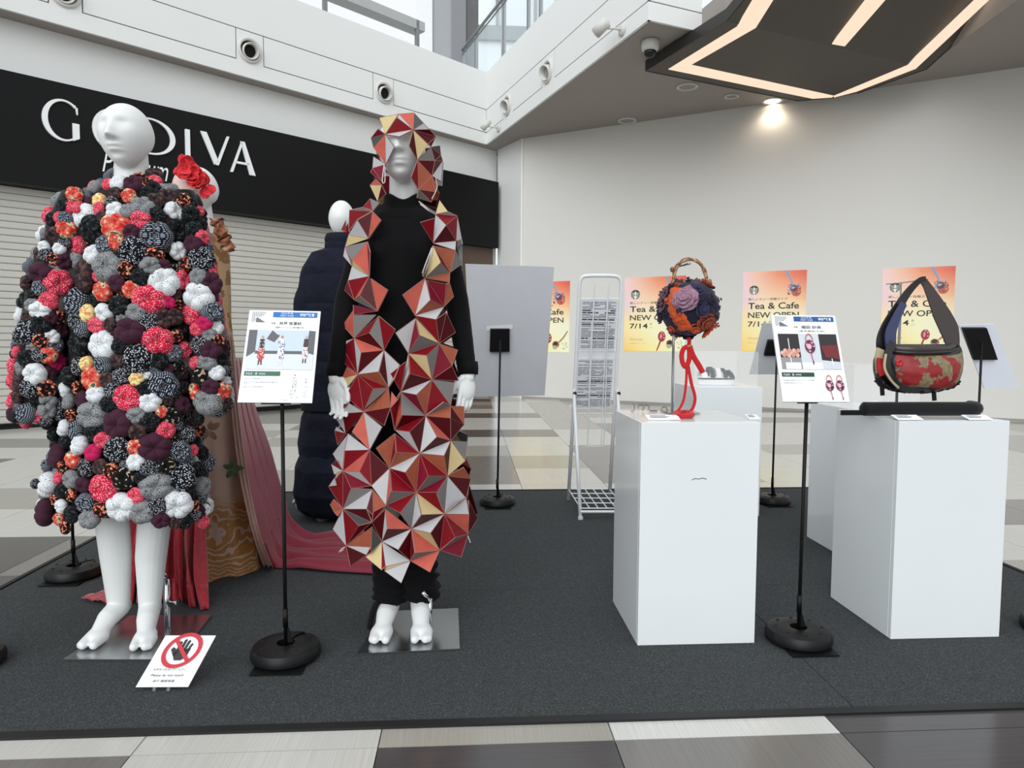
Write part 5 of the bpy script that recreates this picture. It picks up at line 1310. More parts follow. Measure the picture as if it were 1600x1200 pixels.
# trousers: lofted with wrinkles gathering at the ankles
for i, (path, tx) in enumerate(((((608, 600), (604, 790), (608, 860), (609, 905), (610, 938)), t3), (((655, 600), (658, 790), (657, 860), (657, 900), (657, 930)), t4))):
    m = MB(); rr = []; N = 46
    for k in range(N):
        t = k/(N-1); q = t*(len(path)-1); a = int(min(q, len(path)-2)); f = q-a
        u = path[a][0]+(path[a+1][0]-path[a][0])*f; v = path[a][1]+(path[a+1][1]-path[a][1])*f
        yy = Y2+.01 if v < 860 else Y2+.01+(tx.y+.20-Y2-.01)*(v-860)/75
        rad = 0.094-0.032*min(1, (v-600)/200) if v < 800 else 0.060
        wr = 0.0055*math.sin(v*.42+i)+0.004*math.sin(v*.77+2*i) if v > 850 else 0.002*math.sin(v*.1)
        c = P(u, v, yy)
        rr.append([c+Vector(((rad+wr*(1+.6*math.sin(2*PI*j/30+v*.05)))*math.cos(2*PI*j/30), (rad+wr)*math.sin(2*PI*j/30), 0.006*math.sin(4*PI*j/30+k*.3))) for j in range(30)])
    m.rings(rr); m.build('trouser_leg', KNIT, m2, smooth=True)
m = MB(); c = P(588, 962, t3.y+.16)
m.grid([[P(u+q*3, v, t3.y+.17-.01*q) for q in range(4)] for u, v in ((584, 940), (578, 955), (573, 975), (570, 998), (568, 1013))]); m.build('fabric_scrap', KNIT, m2, smooth=True, solid=0.003)
steel_plate(m2, ((558, 1027), (718.5, 1019), (716, 955), (600, 960)))
rb = G(672, 985); rb.z = Z0
MB().tube([rb, Vector((rb.x, rb.y, P(672, 935, rb.y).z))], 0.008, 12).build('support_rod', CHROME, m2, smooth=True)
MB().tube([Vector((rb.x, rb.y, P(672, 937, rb.y).z)), P(660, 925, rb.y-.02)], 0.007, 10).build('support_arm', CHROME, m2, smooth=True)
# ---------------------------------------------------------------- mannequin four (navy coat, behind)
m4 = empty('mannequin', G(520, 800), 'faceless white mannequin in a long navy quilted coat, behind the one in leather panels', 'mannequin')
Y4 = 4.02
mb = MB(); head(mb, P(534, 343, Y4), Matrix.Identity(3), 0.92, face=False, egg=True)
cap(mb, P(536, 395, Y4+.02), .05, P(536, 360, Y4+.01), .045)
rings_torso(mb, [(600, 536, 30, .10, 0), (520, 536, 30, .10, 0), (470, 536, 24, .08, 0), (430, 536, 30, .10, 0), (405, 536, 38, .08, .02), (392, 536, 18, .05, .03)], Y4)
for s_, (tu, tv) in ((-1, (478, 782)), (1, (503, 815))):
    tt = G(tu, tv) if s_ > 0 else G(473, 800); tt.z = 0
    an = Vector((P(520+10*s_, 770, Y4).x, tt.y+.16, .12)); chain(mb, [(P(530+10*s_, 600, Y4), .08), (P(528+12*s_, 700, Y4), .055), (an, .034)]); tabi_foot(mb, Vector((tt.x, tt.y, 0)), an, -s_)
link_mesh(remesh(mb, 0.006, 4), 'body', MANW, m4)
T = NT('navy_quilt'); v = T.coord(); T.col(T.mix(T.noise(v, 5, 3), srgb(13, 15, 23), srgb(32, 36, 54))).set(rough=0.75, spec=0.15).bump(T.noise(v, 14, 3), 0.7, 0.02); NAVQ = T.m
def quilt(name, secs, Y0, amp, per, seed, par, n=56):
    m = MB(); rr = []
    v = secs[0][0]
    while v <= secs[-1][0]:
        u, hw, dp = interp(secs, v); k = abs(math.sin((v-secs[0][0])*PI/per)); c = P(u, v, Y0); hwm = hw*Y0/1080
        row = []
        for j in range(n):
            a = 2*PI*j/n; w = 1+amp*(k**.5-.5)+0.035*noise.noise(Vector((math.cos(a)*2, math.sin(a)*2+seed, v*.03)))+.012*math.sin(a*11+seed)
            row.append(c+Vector((hwm*w*math.cos(a), dp*w*math.sin(a), 0)))
        rr.append(row); v += 1.6
    m.rings(rr); return m.build(name, NAVQ, par, smooth=True)
quilt('coat_body', [(388, 536, 24, .09), (396, 533, 44, .13), (420, 532, 54, .16), (470, 532, 56, .17), (560, 533, 58, .18), (640, 533, 58, .19)], Y4, 0.05, 44, 1, m4)
quilt('balloon_skirt_tier', [(632, 532, 50, .17), (650, 532, 58, .20), (690, 532, 64, .22), (708, 532, 62, .21), (716, 532, 56, .19)], Y4, 0.0, 200, 2, m4)
quilt('balloon_skirt_tier', [(706, 531, 58, .19), (728, 530, 66, .23), (765, 530, 70, .24), (790, 531, 64, .21), (799, 532, 54, .18)], Y4-.02, 0.0, 200, 5, m4)
quilt('stand_collar', [(366, 538, 27, .085), (374, 537, 28, .09), (392, 536, 27, .09)], Y4-.01, 0.04, 14, 3, m4)
m = MB(); pts = [P(497, 415, Y4), P(482, 470, Y4-.01), P(479, 530, Y4-.03), (P(486, 585, Y4-.06))]
sp = spline(pts, 8); m.tube(sp, [0.068+0.012*abs(math.sin(i*.55)) for i in range(len(sp))], 22); m.build('sleeve', NAVQ, m4, smooth=True)
m = MB(); pts = [P(570, 415, Y4), P(585, 470, Y4-.01), P(588, 530, Y4-.03), (P(580, 585, Y4-.06))]
sp = spline(pts, 8); m.tube(sp, [0.068+0.012*abs(math.sin(i*.55)) for i in range(len(sp))], 22); m.build('sleeve', NAVQ, m4, smooth=True)
SAND = M((150, 142, 136), 0.3, 0.6, name='silver_sandal')
for u, v in ((503, 815), (470, 797)):
    c = G(u, v); c.z = CZ+.008
    pts = [Vector((c.x+.05*math.cos(a)*(1+.15*math.sin(a)), c.y+.10+.13*math.sin(a), CZ+.002)) for a in [2*PI*k/24 for k in range(24)]]
    MB().prism(pts, UP*0.016).build('sandal_sole', SAND, m4)
    m = MB(); m.tube([c+Vector((.052*math.cos(a), .03+.01*math.sin(a), .015+.042*math.sin(a))) for a in [PI*k/10 for k in range(11)]], .010, 8, flat=.4); m.build('sandal_strap', SAND, m4, smooth=True)
# ---------------------------------------------------------------- mannequin three (gold dress with red train)
m3 = empty('mannequin', G(330, 880), 'white mannequin in a gold and beige gown with crimson train, behind the pumpkin coat', 'mannequin')
Y3 = 3.18
mb = MB(); c3 = P(309, 300, Y3); R3 = Matrix.Rotation(math.radians(-35), 3, 'Z')
head(mb, c3, R3, 0.98); cap(mb, P(318, 372, Y3+.03), .052, P(314, 325, Y3+.02), .046)
rings_torso(mb, [(600, 308, 40, .10, 0), (540, 308, 42, .11, 0), (470, 310, 30, .08, 0), (420, 311, 38, .10, 0), (385, 312, 44, .08, .02), (366, 314, 20, .05, .03)], Y3)
chain(mb, [(P(300, 600, Y3), .08), (P(298, 740, Y3), .055), (P(298, 850, Y3), .035)]); chain(mb, [(P(322, 600, Y3), .08), (P(322, 740, Y3), .055), (P(322, 850, Y3), .035)])
link_mesh(remesh(mb, 0.006, 4), 'body', MANW, m3)
# gown cloths
def zs(t, v): s_ = t.n('ShaderNodeSeparateXYZ'); t.l(v, s_.inputs[0]); return s_.outputs
T = NT('gold_brocade_gown'); v = T.coord((1, 1, 1)); X, Yx, Zx = zs(T, v)
dist = T.noise(v, 3.0, 3, .5); vec2 = T.n('ShaderNodeCombineXYZ'); T.l(X, vec2.inputs[0]); T.l(T.math('ADD', Zx, T.math('MULTIPLY', dist, 0.55)), vec2.inputs[2])
wv = T.wave(vec2.outputs[0], 13.0, 5.0, 'Z'); fine = T.noise(T.coord((60, 60, 9)), 4, 2)
goldc = T.mix(fine, srgb(120, 74, 34), srgb(190, 132, 68)); bei = T.mix(T.noise(v, 4, 2), srgb(166, 138, 120), srgb(196, 168, 150))
pat = T.mix(T.ramp(wv, [(0.14, (0, 0, 0)), (0.22, (1, 1, 1))]), bei, goldc)
low = T.ramp(T.math('ADD', Zx, T.math('MULTIPLY', T.noise(v, 9, 2), 0.30)), [(0.42, (1, 1, 1)), (0.50, (0, 0, 0))]); upm = T.ramp(Zx, [(0.93, (0, 0, 0)), (0.97, (1, 1, 1))])
brn = T.mix(T.ramp(T.noise(v, 16, 3), [(.46, (0, 0, 0)), (.5, (1, 1, 1))]), srgb(140, 100, 58), srgb(186, 156, 116))
orn = T.mix(T.ramp(Zx, [(1.28, (0, 0, 0)), (1.34, (1, 1, 1))]), brn, srgb(150, 92, 70))
T.col(T.mix(upm, T.mix(low, bei, pat), orn)).set(rough=0.5, spec=0.4).bump(T.noise(v, 20, 3), 0.3, .01); GOWN = T.m
m = MB(); rr = []
DS = [(366, 318, 22, .06), (378, 314, 36, .10), (400, 312, 42, .12), (430, 311, 44, .125), (500, 310, 46, .13), (560, 308, 54, .15), (640, 305, 68, .19), (720, 303, 84, .23), (800, 303, 100, .27), (860, 304, 110, .30), (889, 305, 114, .31)]
v = 366.0
while v <= 889.5:
    u, hw, dp = interp(DS, v); c = P(u, v, Y3); hwm = hw*Y3/1080; fl = max(0, (v-520)/370)
    z = c.z if v < 885 else max(.012, c.z*0+.014)
    rr.append([Vector((c.x+hwm*(1+fl*(.05*math.sin(a*9)+.03*math.sin(a*17+1)))*math.cos(a), Y3+dp*(1+fl*(.06*math.sin(a*9)+.03*math.sin(a*17+1)))*math.sin(a), z)) for a in [2*PI*j/120 for j in range(120)]]); v += 6.5
m.rings(rr, cap=False); m.build('gown', GOWN, m3, smooth=True, solid=0.003)
# leaf appliques on the skirt
def leafset(u, v, s_, mt, seed, name='leaf_applique'):
    r = random.Random(seed)
    for k in range(5):
        a = r.uniform(0, .6)+k*1.25; d = Vector((math.cos(a), 0, math.sin(a))); b = Vector((-d.z, 0, d.x))
        uu, hw, dp = interp(DS, v); cc_ = P(u, v, Y3); ux = (cc_.x-P(uu, v, Y3).x)/(hw*Y3/1080); yy = Y3-dp*math.sqrt(max(0.02, 1-min(.98, ux*ux)))*1.08-.055
        c = P(u, v, yy); L = s_*r.uniform(.8, 1.1)
        pts = [c+d*(L*t)+b*(L*.28*w)+Vector((0, -.004-.004*math.sin(t*3), 0)) for t, w in ((0.05, 0), (.3, .7), (.5, 1), (.65, .7), (.8, .75), (1, 0), (.8, -.75), (.65, -.7), (.5, -1), (.3, -.7))]
        MB().prism(pts, Vector((0, .002, 0))).build(name, mt, m3)
leafset(364, 732, .045, M((44, 74, 44), 0.6, name='leaf_green'), 1); leafset(327, 672, .05, M((132, 106, 84), 0.6, name='leaf_brown'), 2)
# ruffle at the shoulder
T = NT('orange_brown_ruffle'); v = T.coord(); T.col(T.ramp(T.noise(v, 22, 3), [(.35, srgb(86, 48, 36)), (.5, srgb(168, 98, 66)), (.68, srgb(196, 160, 130))])).set(rough=.6); RUF = T.m
m = MB(); g_ = []
for i in range(14):
    t = i/13; u = 326+22*t+3*math.sin(i*1.9); v = 340+52*t
    g_.append([P(u+w*7, v+2*math.sin(i+w), Y3-.06+.02*math.sin(i*2.2+w*2)-.01*w) for w in range(4)])
m.grid(g_); m.build('shoulder_ruffle', RUF, m3, smooth=True, solid=.004)
m = MB(); g_ = []
# train
T = NT('dip_dyed_chiffon'); v = T.coord(); X, Yx, Zx = zs(T, v)
cz_ = T.ramp(Zx, [(0.0, srgb(132, 16, 42)), (0.22, srgb(138, 24, 50)), (0.45, srgb(142, 58, 76)), (0.75, srgb(190, 140, 140)), (1.0, srgb(202, 172, 162))])
T.col(T.mix(T.math('MULTIPLY', T.noise(T.coord((30, 30, 3)), 3, 2), .35), cz_, srgb(110, 24, 48))).set(rough=0.7, sheen=0.2).bump(T.noise(v, 18, 3), .3, .01); TRAIN = T.m
A_e = [P(365, 560, 3.10), P(372, 630, 3.06), P(384, 715, 3.0), P(402, 805, 2.95), G(428, 888, .012), G(470, 889, .012), G(530, 894, .012), G(640, 900, .012)]
B_e = [P(384, 560, 3.2), P(397, 635, 3.2), P(419, 699, 3.28), P(438, 767, 3.35), P(458, 814, 3.48), G(488, 838, .03), G(530, 834, .03), G(650, 829, .03)]
a_ = spline(A_e, 9); b_ = spline(B_e, 9); g_ = []; NS = 46
for i in range(len(a_)):
    t = i/(len(a_)-1); row = []
    for k in range(NS):
        s_ = k/(NS-1); p = a_[i].lerp(b_[i], s_); amp = .016+.018*min(1, t*1.6)
        f = math.sin(s_*22+math.sin(t*5)*1.3)*.6+math.sin(s_*41+t*3)*.3
        if t < .5: p = p+Vector((0, -amp*f*1.3, 0))
        else: p = p+Vector((0, 0, amp*(f+1)*(.5 if 0 < s_ < 1 else .2)))
        p.z = max(p.z, CZ+.006); row.append(p)
    g_.append(row)
m = MB(); m.grid(g_); m.build('train', TRAIN, m3, smooth=True, solid=.003)
# beige sheer panel edge beside the train
T = NT('blush_chiffon'); T.col(T.mix(T.noise(T.coord((40, 40, 2)), 3, 2), srgb(150, 112, 104), srgb(184, 150, 140))).set(rough=.7); BLUSH = T.m
g_ = []; a_ = spline([P(354, 520, 3.10), P(362, 640, 3.03), P(374, 740, 2.95), P(394, 830, 2.88), G(412, 886, .012)], 6); b_ = spline([P(363, 520, 3.09), P(373, 640, 3.02), P(387, 740, 2.94), P(406, 830, 2.87), G(428, 888, .012)], 6)
for i in range(len(a_)): g_.append([a_[i].lerp(b_[i], k/9)+Vector((0, -.010*math.sin(k*1.5), 0)) for k in range(10)])
m = MB(); m.grid(g_); m.build('sheer_panel', BLUSH, m3, smooth=True, solid=.003)
# red tulle underskirt spreading on the carpet
T = NT('red_tulle'); v = T.coord(); T.col(T.mix(T.noise(T.coord((26, 26, 6)), 3, 3), srgb(118, 10, 26), srgb(196, 22, 46))).set(rough=.6, sheen=.3).bump(T.noise(v, 30, 3), .5, .01); TULLE = T.m
m = MB(); g_ = []; NT_ = 30
for i in range(NT_):
    t = i/(NT_-1); row = []
    for k in range(90):
        s_ = k/89; u0 = 196+124*s_; ub = 180+150*s_+4*math.sin(k*.9); top = P(u0, 780, 2.92)
        bot = G(ub, 930+16*s_+6*math.sin(k*.55)+3*math.sin(k*1.7), CZ+.006)
        p = top.lerp(bot, t); bulge = math.sin(t*PI)*.03
        p += Vector((.008*math.sin(k*.8+t*3)*t, -bulge-(.018+.012*t)*math.sin(k*.62+math.sin(t*4)), 0))
        if t > .8: p.z += .012*(1+math.sin(k*1.3+t*20))*(1-t)*5
        p.z = max(p.z, CZ+.006); row.append(p)
    g_.append(row)
m.grid(g_); m.build('red_tulle_underskirt', TULLE, m3, smooth=True, solid=.002)
m = MB(); g_ = []
for i in range(16):
    t = i/15; a = G(127+66*t, 936-16*t, CZ+.006); b = G(130+68*t, 937+8*math.sin(t*2.4), CZ+.006)
    g_.append([a.lerp(b, k/7)+UP*(.004+.012*abs(math.sin(k*1.1+t*9))*math.sin(PI*min(1, t+.1))) for k in range(8)])
m.grid(g_); m.build('tulle_tail', TULLE, m3, smooth=True, solid=.002)
# head dress: red net rosette and laced half mask
T = NT('red_net'); T.col(T.mix(T.noise(T.coord(), 60, 2), srgb(190, 14, 26), srgb(238, 34, 44))).set(rough=.7, sheen=.3); NET = T.m
m = MB(); rn_ = random.Random(12)
for k in range(26):
    t = k/25; u = 288+32*t+rn_.uniform(-5, 5); v = 262+34*t**1.4+rn_.uniform(-6, 6)
    nn = Vector((rn_.uniform(-.4, .4), -1, rn_.uniform(-.4, .6))).normalized(); c = P(u, v, Y3-.135+.02*t)
    m.grid(petal(c, nn, .045, rn_.uniform(0, 6.28), NET, '', curl=.7))
m.build('net_rosette', NET, m3, smooth=True, solid=.002)
m = MB(); m.tube(spline([P(297, 265, Y3-.12), P(299, 256, Y3-.13), P(300, 251, Y3-.13)], 4), [.012]*8+[.004], 8); m.build('net_tip', NET, m3, smooth=True)
T = NT('laced_mask'); v = T.coord((60, 60, 60)); ck = T.n('ShaderNodeTexBrick'); T.l(T.coord((11, 11, 11), rot=(PI/2, 0, .5)), ck.inputs['Vector']); ck.inputs['Color1'].default_value = srgb(168, 34, 38); ck.inputs['Color2'].default_value = srgb(140, 30, 30); ck.inputs['Mortar'].default_value = srgb(236, 226, 216); ck.inputs['Mortar Size'].default_value = .07
T.col(ck.outputs['Color']).set(rough=.7); MASK = T.m
m = MB(); g_ = []
for i in range(12):
    ph = -0.75+1.45*i/11; row = []
    for j in range(16):
        th = math.radians(-150+120*j/15); d = Vector((math.cos(ph)*math.cos(th)*.085, math.cos(ph)*math.sin(th)*.106, math.sin(ph)*.116))
        row.append(c3+R3 @ (d*1.02))
    g_.append(row)
m.grid(g_); m.build('laced_mask', MASK, m3, smooth=True, solid=.003)
# ============================================================ PUMPKIN COAT
def puff_fabric(kind, sc=1.0, tagn=''):
    t = NT('puff_'+kind+tagn); v = t.coord((sc, sc, sc)); c = lambda *a: srgb(*a); n_ = t.noise(v, 9, 2)
    st = lambda f, a, b: t.ramp(f, [(a, (0, 0, 0)), (b, (1, 1, 1))])
    if kind == 'W': col = t.mix(st(t.voro(v, 7.5, 'DISTANCE_TO_EDGE'), .02, .055), c(120, 128, 136), c(234, 238, 240))
    elif kind == 'G': col = t.mix(st(t.voro(v, 7.5, 'DISTANCE_TO_EDGE'), .03, .08), c(36, 38, 42), c(150, 152, 154))
    elif kind == 'D': col = t.mix(st(t.voro(v, 8.5), .30, .40), c(208, 212, 220), c(14, 16, 24))
    elif kind == 'C':
        a = t.wave(v, 2.6, 1.2, 'X'); b = t.wave(v, 2.6, 1.2, 'Z'); col = t.mix(t.math('MULTIPLY', st(a, .4, .6), st(b, .4, .6)), c(20, 24, 38), c(180, 188, 198))
    elif kind == 'R': col = t.mix(st(t.voro(v, 11), .26, .38), c(248, 200, 208), c(206, 34, 66))
    elif kind == 'P': col = t.mix(n_, c(48, 24, 38), c(80, 42, 60))
    elif kind == 'K': col = t.mix(st(t.noise(v, 4, 3), .5, .7), c(16, 18, 20), c(74, 80, 82))
    elif kind == 'N': col = t.mix(st(t.noise(v, 2.4, 3), .45, .62), c(44, 34, 40), c(96, 72, 66))
    elif kind == 'F': col = t.ramp(t.noise(v, 2.4, 2), [(.0, c(20, 19, 20)), (.50, c(24, 22, 22)), (.53, c(196, 74, 56)), (.60, c(232, 204, 160)), (.66, c(150, 120, 70))], 'CONSTANT')
    elif kind == 'B': col = t.ramp(t.noise(v, 3.2, 2), [(.0, c(18, 18, 19)), (.56, c(20, 19, 20)), (.60, c(206, 196, 170)), (.66, c(170, 110, 70))], 'CONSTANT')
    elif kind == 'O': col = t.ramp(t.noise(v, 1.9, 2), [(.0, c(200, 44, 44)), (.40, c(214, 92, 80)), (.53, c(222, 140, 110)), (.58, c(232, 210, 168)), (.64, c(84, 104, 84))], 'CONSTANT')
    elif kind == 'Y': col = t.mix(st(t.noise(v, 2.4, 2), .52, .56), c(238, 222, 150), c(222, 150, 110))
    else: col = t.mix(n_, c(168, 20, 74), c(208, 44, 104))
    t.col(col).set(rough=.85, spec=.15, sheen=.05).bump(t.noise(v, 60, 2), .15, .02); return t.m
KINDS = 'WGDCRPKNFBOYM'
FAB = {k: puff_fabric(k) for k in KINDS}
def puff_mesh(kind, lobes, seed, nu=40, nv=14, mat=None):
    r = random.Random(seed); ph = [r.uniform(.85, 1.1) for _ in range(lobes)]; rr = []
    for i in range(nv+1):
        a = PI*(i+.02)/(nv+.04); row = []; sa = math.sin(a)
        for j in range(nu):
            th = 2*PI*j/nu; q = th*lobes/(2*PI); lb = abs(math.sin(PI*q))**.42; w = ph[int(q) % lobes]
            rad = sa*(0.86+0.14*lb*w); z = 0.66*math.cos(a)*(1-0.62*math.exp(-(sa/.30)**2))*(0.78+.24*lb)
            row.append((rad*math.cos(th), rad*math.sin(th), z))
        rr.append(row)
    m = MB(); m.rings(rr); return m.me('puff', mat or FAB[kind], smooth=True)
# (u, v, radius, fabric) of the pumpkins that show in the photograph
PF = """144 292 10 G,166 287 9 R,183 285 12 W,115 302 11 O,133 305 10 C,115 320 12 R,134 317 9 P,152 312 10 Y,97 320 11 K,152 325 10 R,172 315 9 D,177 302 10 N,200 305 10 O,128 338 19 W,177 328 12 W,198 328 12 G,89 339 8 R,100 340 10 C,77 343 10 K,138 358 20 K,102 358 13 O,178 352 21 O,82 368 13 N,157 338 9 N,204 362 12 P,161 382 13 C,180 377 13 O,117 383 13 R,66 386 9 W,68 398 10 D,92 388 9 W,101 378 8 D,141 397 14 W,205 393 22 D,100 407 13 P,115 407 12 G,82 405 9 F,165 417 21 G,60 427 18 P,127 425 17 N,195 422 12 F,127 442 14 N,38 442 10 N,60 450 11 C,93 441 18 R,180 443 12 P,157 455 14 O,207 287 14 P,218 277 9 F,230 285 9 F,243 282 9 R,240 293 10 K,230 298 9 K,255 295 10 G,222 322 16 G,242 312 11 N,262 308 14 N,219 343 14 R,243 337 13 K,275 330 14 W,278 360 17 K,297 333 12 K,302 357 11 K,285 311 10 F,244 368 20 C,300 380 13 P,317 370 11 R,280 392 13 W,242 398 12 F,315 405 18 D,288 412 10 F,234 415 14 G,218 433 14 K,255 440 21 W,285 437 15 R,308 432 13 G,330 442 16 P,333 427 8 R,255 415 10 P,47 477 12 G,47 460 9 K,60 485 15 W,75 470 13 R,113 472 21 C,183 478 15 K,160 489 14 W,133 490 13 Y,40 495 9 N,37 519 19 D,62 507 14 K,79 497 9 P,93 495 10 F,96 517 12 P,112 502 12 D,125 513 14 C,148 509 13 R,170 507 10 N,202 517 21 P,62 532 11 F,80 527 11 W,85 540 13 C,117 538 18 K,157 540 21 W,187 542 13 K,75 555 12 O,92 565 14 M,117 572 13 D,132 568 11 Y,158 570 14 C,182 565 11 N,214 562 22 D,38 560 13 K,60 555 10 D,22 550 9 R,52 585 15 W,103 588 14 K,140 592 17 O,165 593 11 N,188 588 13 D,43 607 14 D,72 607 13 F,97 610 11 W,117 607 10 F,147 617 14 W,173 610 12 D,197 623 21 R,75 628 12 G,90 632 11 D,103 628 11 G,125 625 12 P,168 632 12 K,23 620 10 N,25 598 10 N,232 468 22 R,205 453 13 O,307 463 21 W,263 472 10 M,295 492 15 R,333 487 15 C,212 488 14 G,232 503 14 D,255 497 14 N,273 495 12 N,318 505 11 M,305 515 10 R,246 532 22 R,275 525 10 F,342 533 10 F,308 540 13 D,328 547 14 P,272 552 13 C,290 547 12 R,247 563 13 K,322 566 13 G,302 567 10 R,340 583 11 W,310 587 14 B,255 603 21 C,212 593 10 Y,227 608 13 K,328 605 13 P,350 612 13 O,300 613 13 O,287 605 9 K,233 628 15 W,287 633 13 P,322 630 21 G,37 647 15 C,74 642 12 G,72 658 8 D,89 648 10 D,107 649 10 F,140 650 23 G,80 677 12 K,96 669 12 W,114 673 14 C,142 677 13 K,158 689 12 R,182 664 21 P,120 696 14 W,98 691 9 K,142 708 12 M,83 713 18 P,110 719 13 O,130 732 13 D,180 704 20 D,70 728 9 C,94 732 10 F,154 730 11 N,172 737 12 F,191 748 17 B,88 746 10 R,69 757 18 W,107 750 13 G,127 759 12 P,158 765 21 R,92 768 11 K,109 774 10 F,52 756 8 D,63 801 19 P,83 781 9 F,92 792 11 W,131 787 14 C,156 798 12 F,136 812 14 G,107 805 13 K,89 812 10 O,98 825 10 F,187 794 21 W,211 650 13 G,233 660 14 K,253 644 9 O,268 651 14 B,259 673 13 R,213 675 13 N,240 700 22 P,211 699 12 O,211 722 13 W,233 732 14 D,259 728 13 B,283 706 16 C,295 679 12 D,303 704 9 R,314 673 9 F,319 708 12 K,327 724 14 C,284 746 20 D,312 734 12 K,321 761 14 G,242 761 22 G,299 772 10 K,211 776 12 R,277 790 21 W,220 801 18 G,244 792 13 D,250 814 12 P,218 748 9 K,303 792 9 F,352 629 11 N"""
PF = [(float(a), float(b), float(c), d) for a, b, c, d in (x.split() for x in PF.replace('\n', '').split(','))]
CB = [(262, 208, 30, .07), (276, 207, 46, .09), (295, 204, 74, .12), (330, 202, 92, .15), (420, 202, 102, .17), (520, 198, 108, .19), (620, 196, 110, .20), (690, 196, 118, .215), (750, 193, 130, .225), (800, 192, 138, .23), (822, 192, 138, .23)]
SL = [(300, 112, 22, .06), (340, 98, 30, .07), (420, 74, 36, .08), (520, 58, 40, .09), (600, 50, 40, .09), (655, 48, 38, .085)]
SR = [(300, 288, 22, .06), (340, 295, 28, .07), (420, 308, 32, .08), (520, 320, 34, .09), (600, 326, 37, .09), (645, 328, 36, .085)]
YB, YS = Y1+.03, Y1-.01
def coat_surf(u, v, prefer=None):
    best = None
    for tab, y0, lo, hi in ((CB, YB, 262, 822), (SL, YS, 300, 660), (SR, YS, 300, 650)):
        if not lo-10 <= v <= hi+12: continue
        cu, hw, dp = interp(tab, v); t = (u-cu)/hw
        if abs(t) > 1.02: continue
        t = max(-.985, min(.985, t)); q = math.sqrt(1-t*t); y = y0-dp*q
        n = Vector((t/(hw*y0/1080), -q/dp, 0)).normalized()
        if best is None or y < best[0]: best = (y, n, dp)
    if best is None:   # just outside: nearest silhouette
        cu, hw, dp = interp(CB, v); cands = [(abs(u-cu)-hw, YB, u-cu)]
        if v < 665:
            for tab in (SL, SR):
                a, b, c = interp(tab, v); cands.append((abs(u-a)-b, YS, u-a))
        d = min(cands); best = (d[1], Vector((math.copysign(1, d[2]), -.15, 0)).normalized(), .1)
    y, n, dp = best
    n = (n+Vector((0, 0, .25 if v < 330 else 0))).normalized()
    return P(u, v, y), n, y
# lining
def loft(tab, y0, z_pad=0, k=.90, n=40):
    rr = []; v = tab[0][0]
    while v <= tab[-1][0]:
        cu, hw, dp = interp(tab, v); z = P(cu, v, y0).z
        rr.append([Vector((P(cu+hw*k*math.cos(2*PI*j/n), v, y0+dp*k*math.sin(2*PI*j/n)).x, y0+dp*k*math.sin(2*PI*j/n), z)) for j in range(n)]); v += 12
    return rr
m = MB(); m.rings(loft([(296,)+CB[1][1:]]+CB[2:-1]+[(792,)+CB[-1][1:]], YB, k=.84)); m.rings(loft(SL, YS, k=.76)); m.rings(loft(SR, YS, k=.76))
coat = m.build('pumpkin_coat', fabric('coat_lining', (8, 8, 9)), m1, smooth=True)
coat['label'] = 'knee length coat covered with stuffed fabric pumpkins'
rp_ = random.Random(21)
allp = list(PF)
tries = 0
while len(allp) < 296 and tries < 60000:
    tries += 1; u = rp_.uniform(14, 365); v = rp_.uniform(272, 818); r = rp_.choice((8, 9, 10, 11, 12))
    ok = False
    for tab, lo, hi in ((CB, 275, 818), (SL, 305, 655), (SR, 305, 645)):
        if lo < v < hi:
            cu, hw, dp = interp(tab, v)
            if abs(u-cu) < hw-r*.3: ok = True
    if not ok or v > 800 and 145 < u < 265: continue
    if all((u-a)**2+(v-b)**2 > (0.80*(r+c))**2 for a, b, c, d in allp): allp.append((u, v, r, rp_.choice('KDNPGKNDBCWRF')))
while len(allp) < 299: allp.append((rp_.uniform(120, 280), rp_.uniform(300, 780), 9, 'K'))
pmesh = {}
org = root_loc(coat)
for i, (u, v, r, k) in enumerate(allp):
    lob = rp_.choice((5, 6, 6, 7)); key = (k, lob)
    if key not in pmesh: pmesh[key] = puff_mesh(k, lob, i)
    p, n, y = coat_surf(u, v); rm = r*y/1080*1.16
    extra = i >= len(PF)
    ax = (n+Vector((rp_.uniform(-.35, .35), rp_.uniform(-.25, .1), rp_.uniform(-.35, .35)))).normalized()
    c = p - n*rm*(.30 if not extra else .75) - org
    Rm = Vector((0, 0, 1)).rotation_difference(ax).to_matrix() @ Matrix.Rotation(rp_.uniform(0, 6.28), 3, 'Z')
    S_ = Matrix.Diagonal((1, rp_.uniform(.86, 1.05), rp_.uniform(1.0, 1.25)))
    o = bpy.data.objects.new('fabric_pumpkin', pmesh[key]); COL.objects.link(o); o.parent = coat
    o.matrix_local = Matrix.Translation(c) @ (Rm @ S_ @ Matrix.Diagonal((rm, rm, rm))).to_4x4()
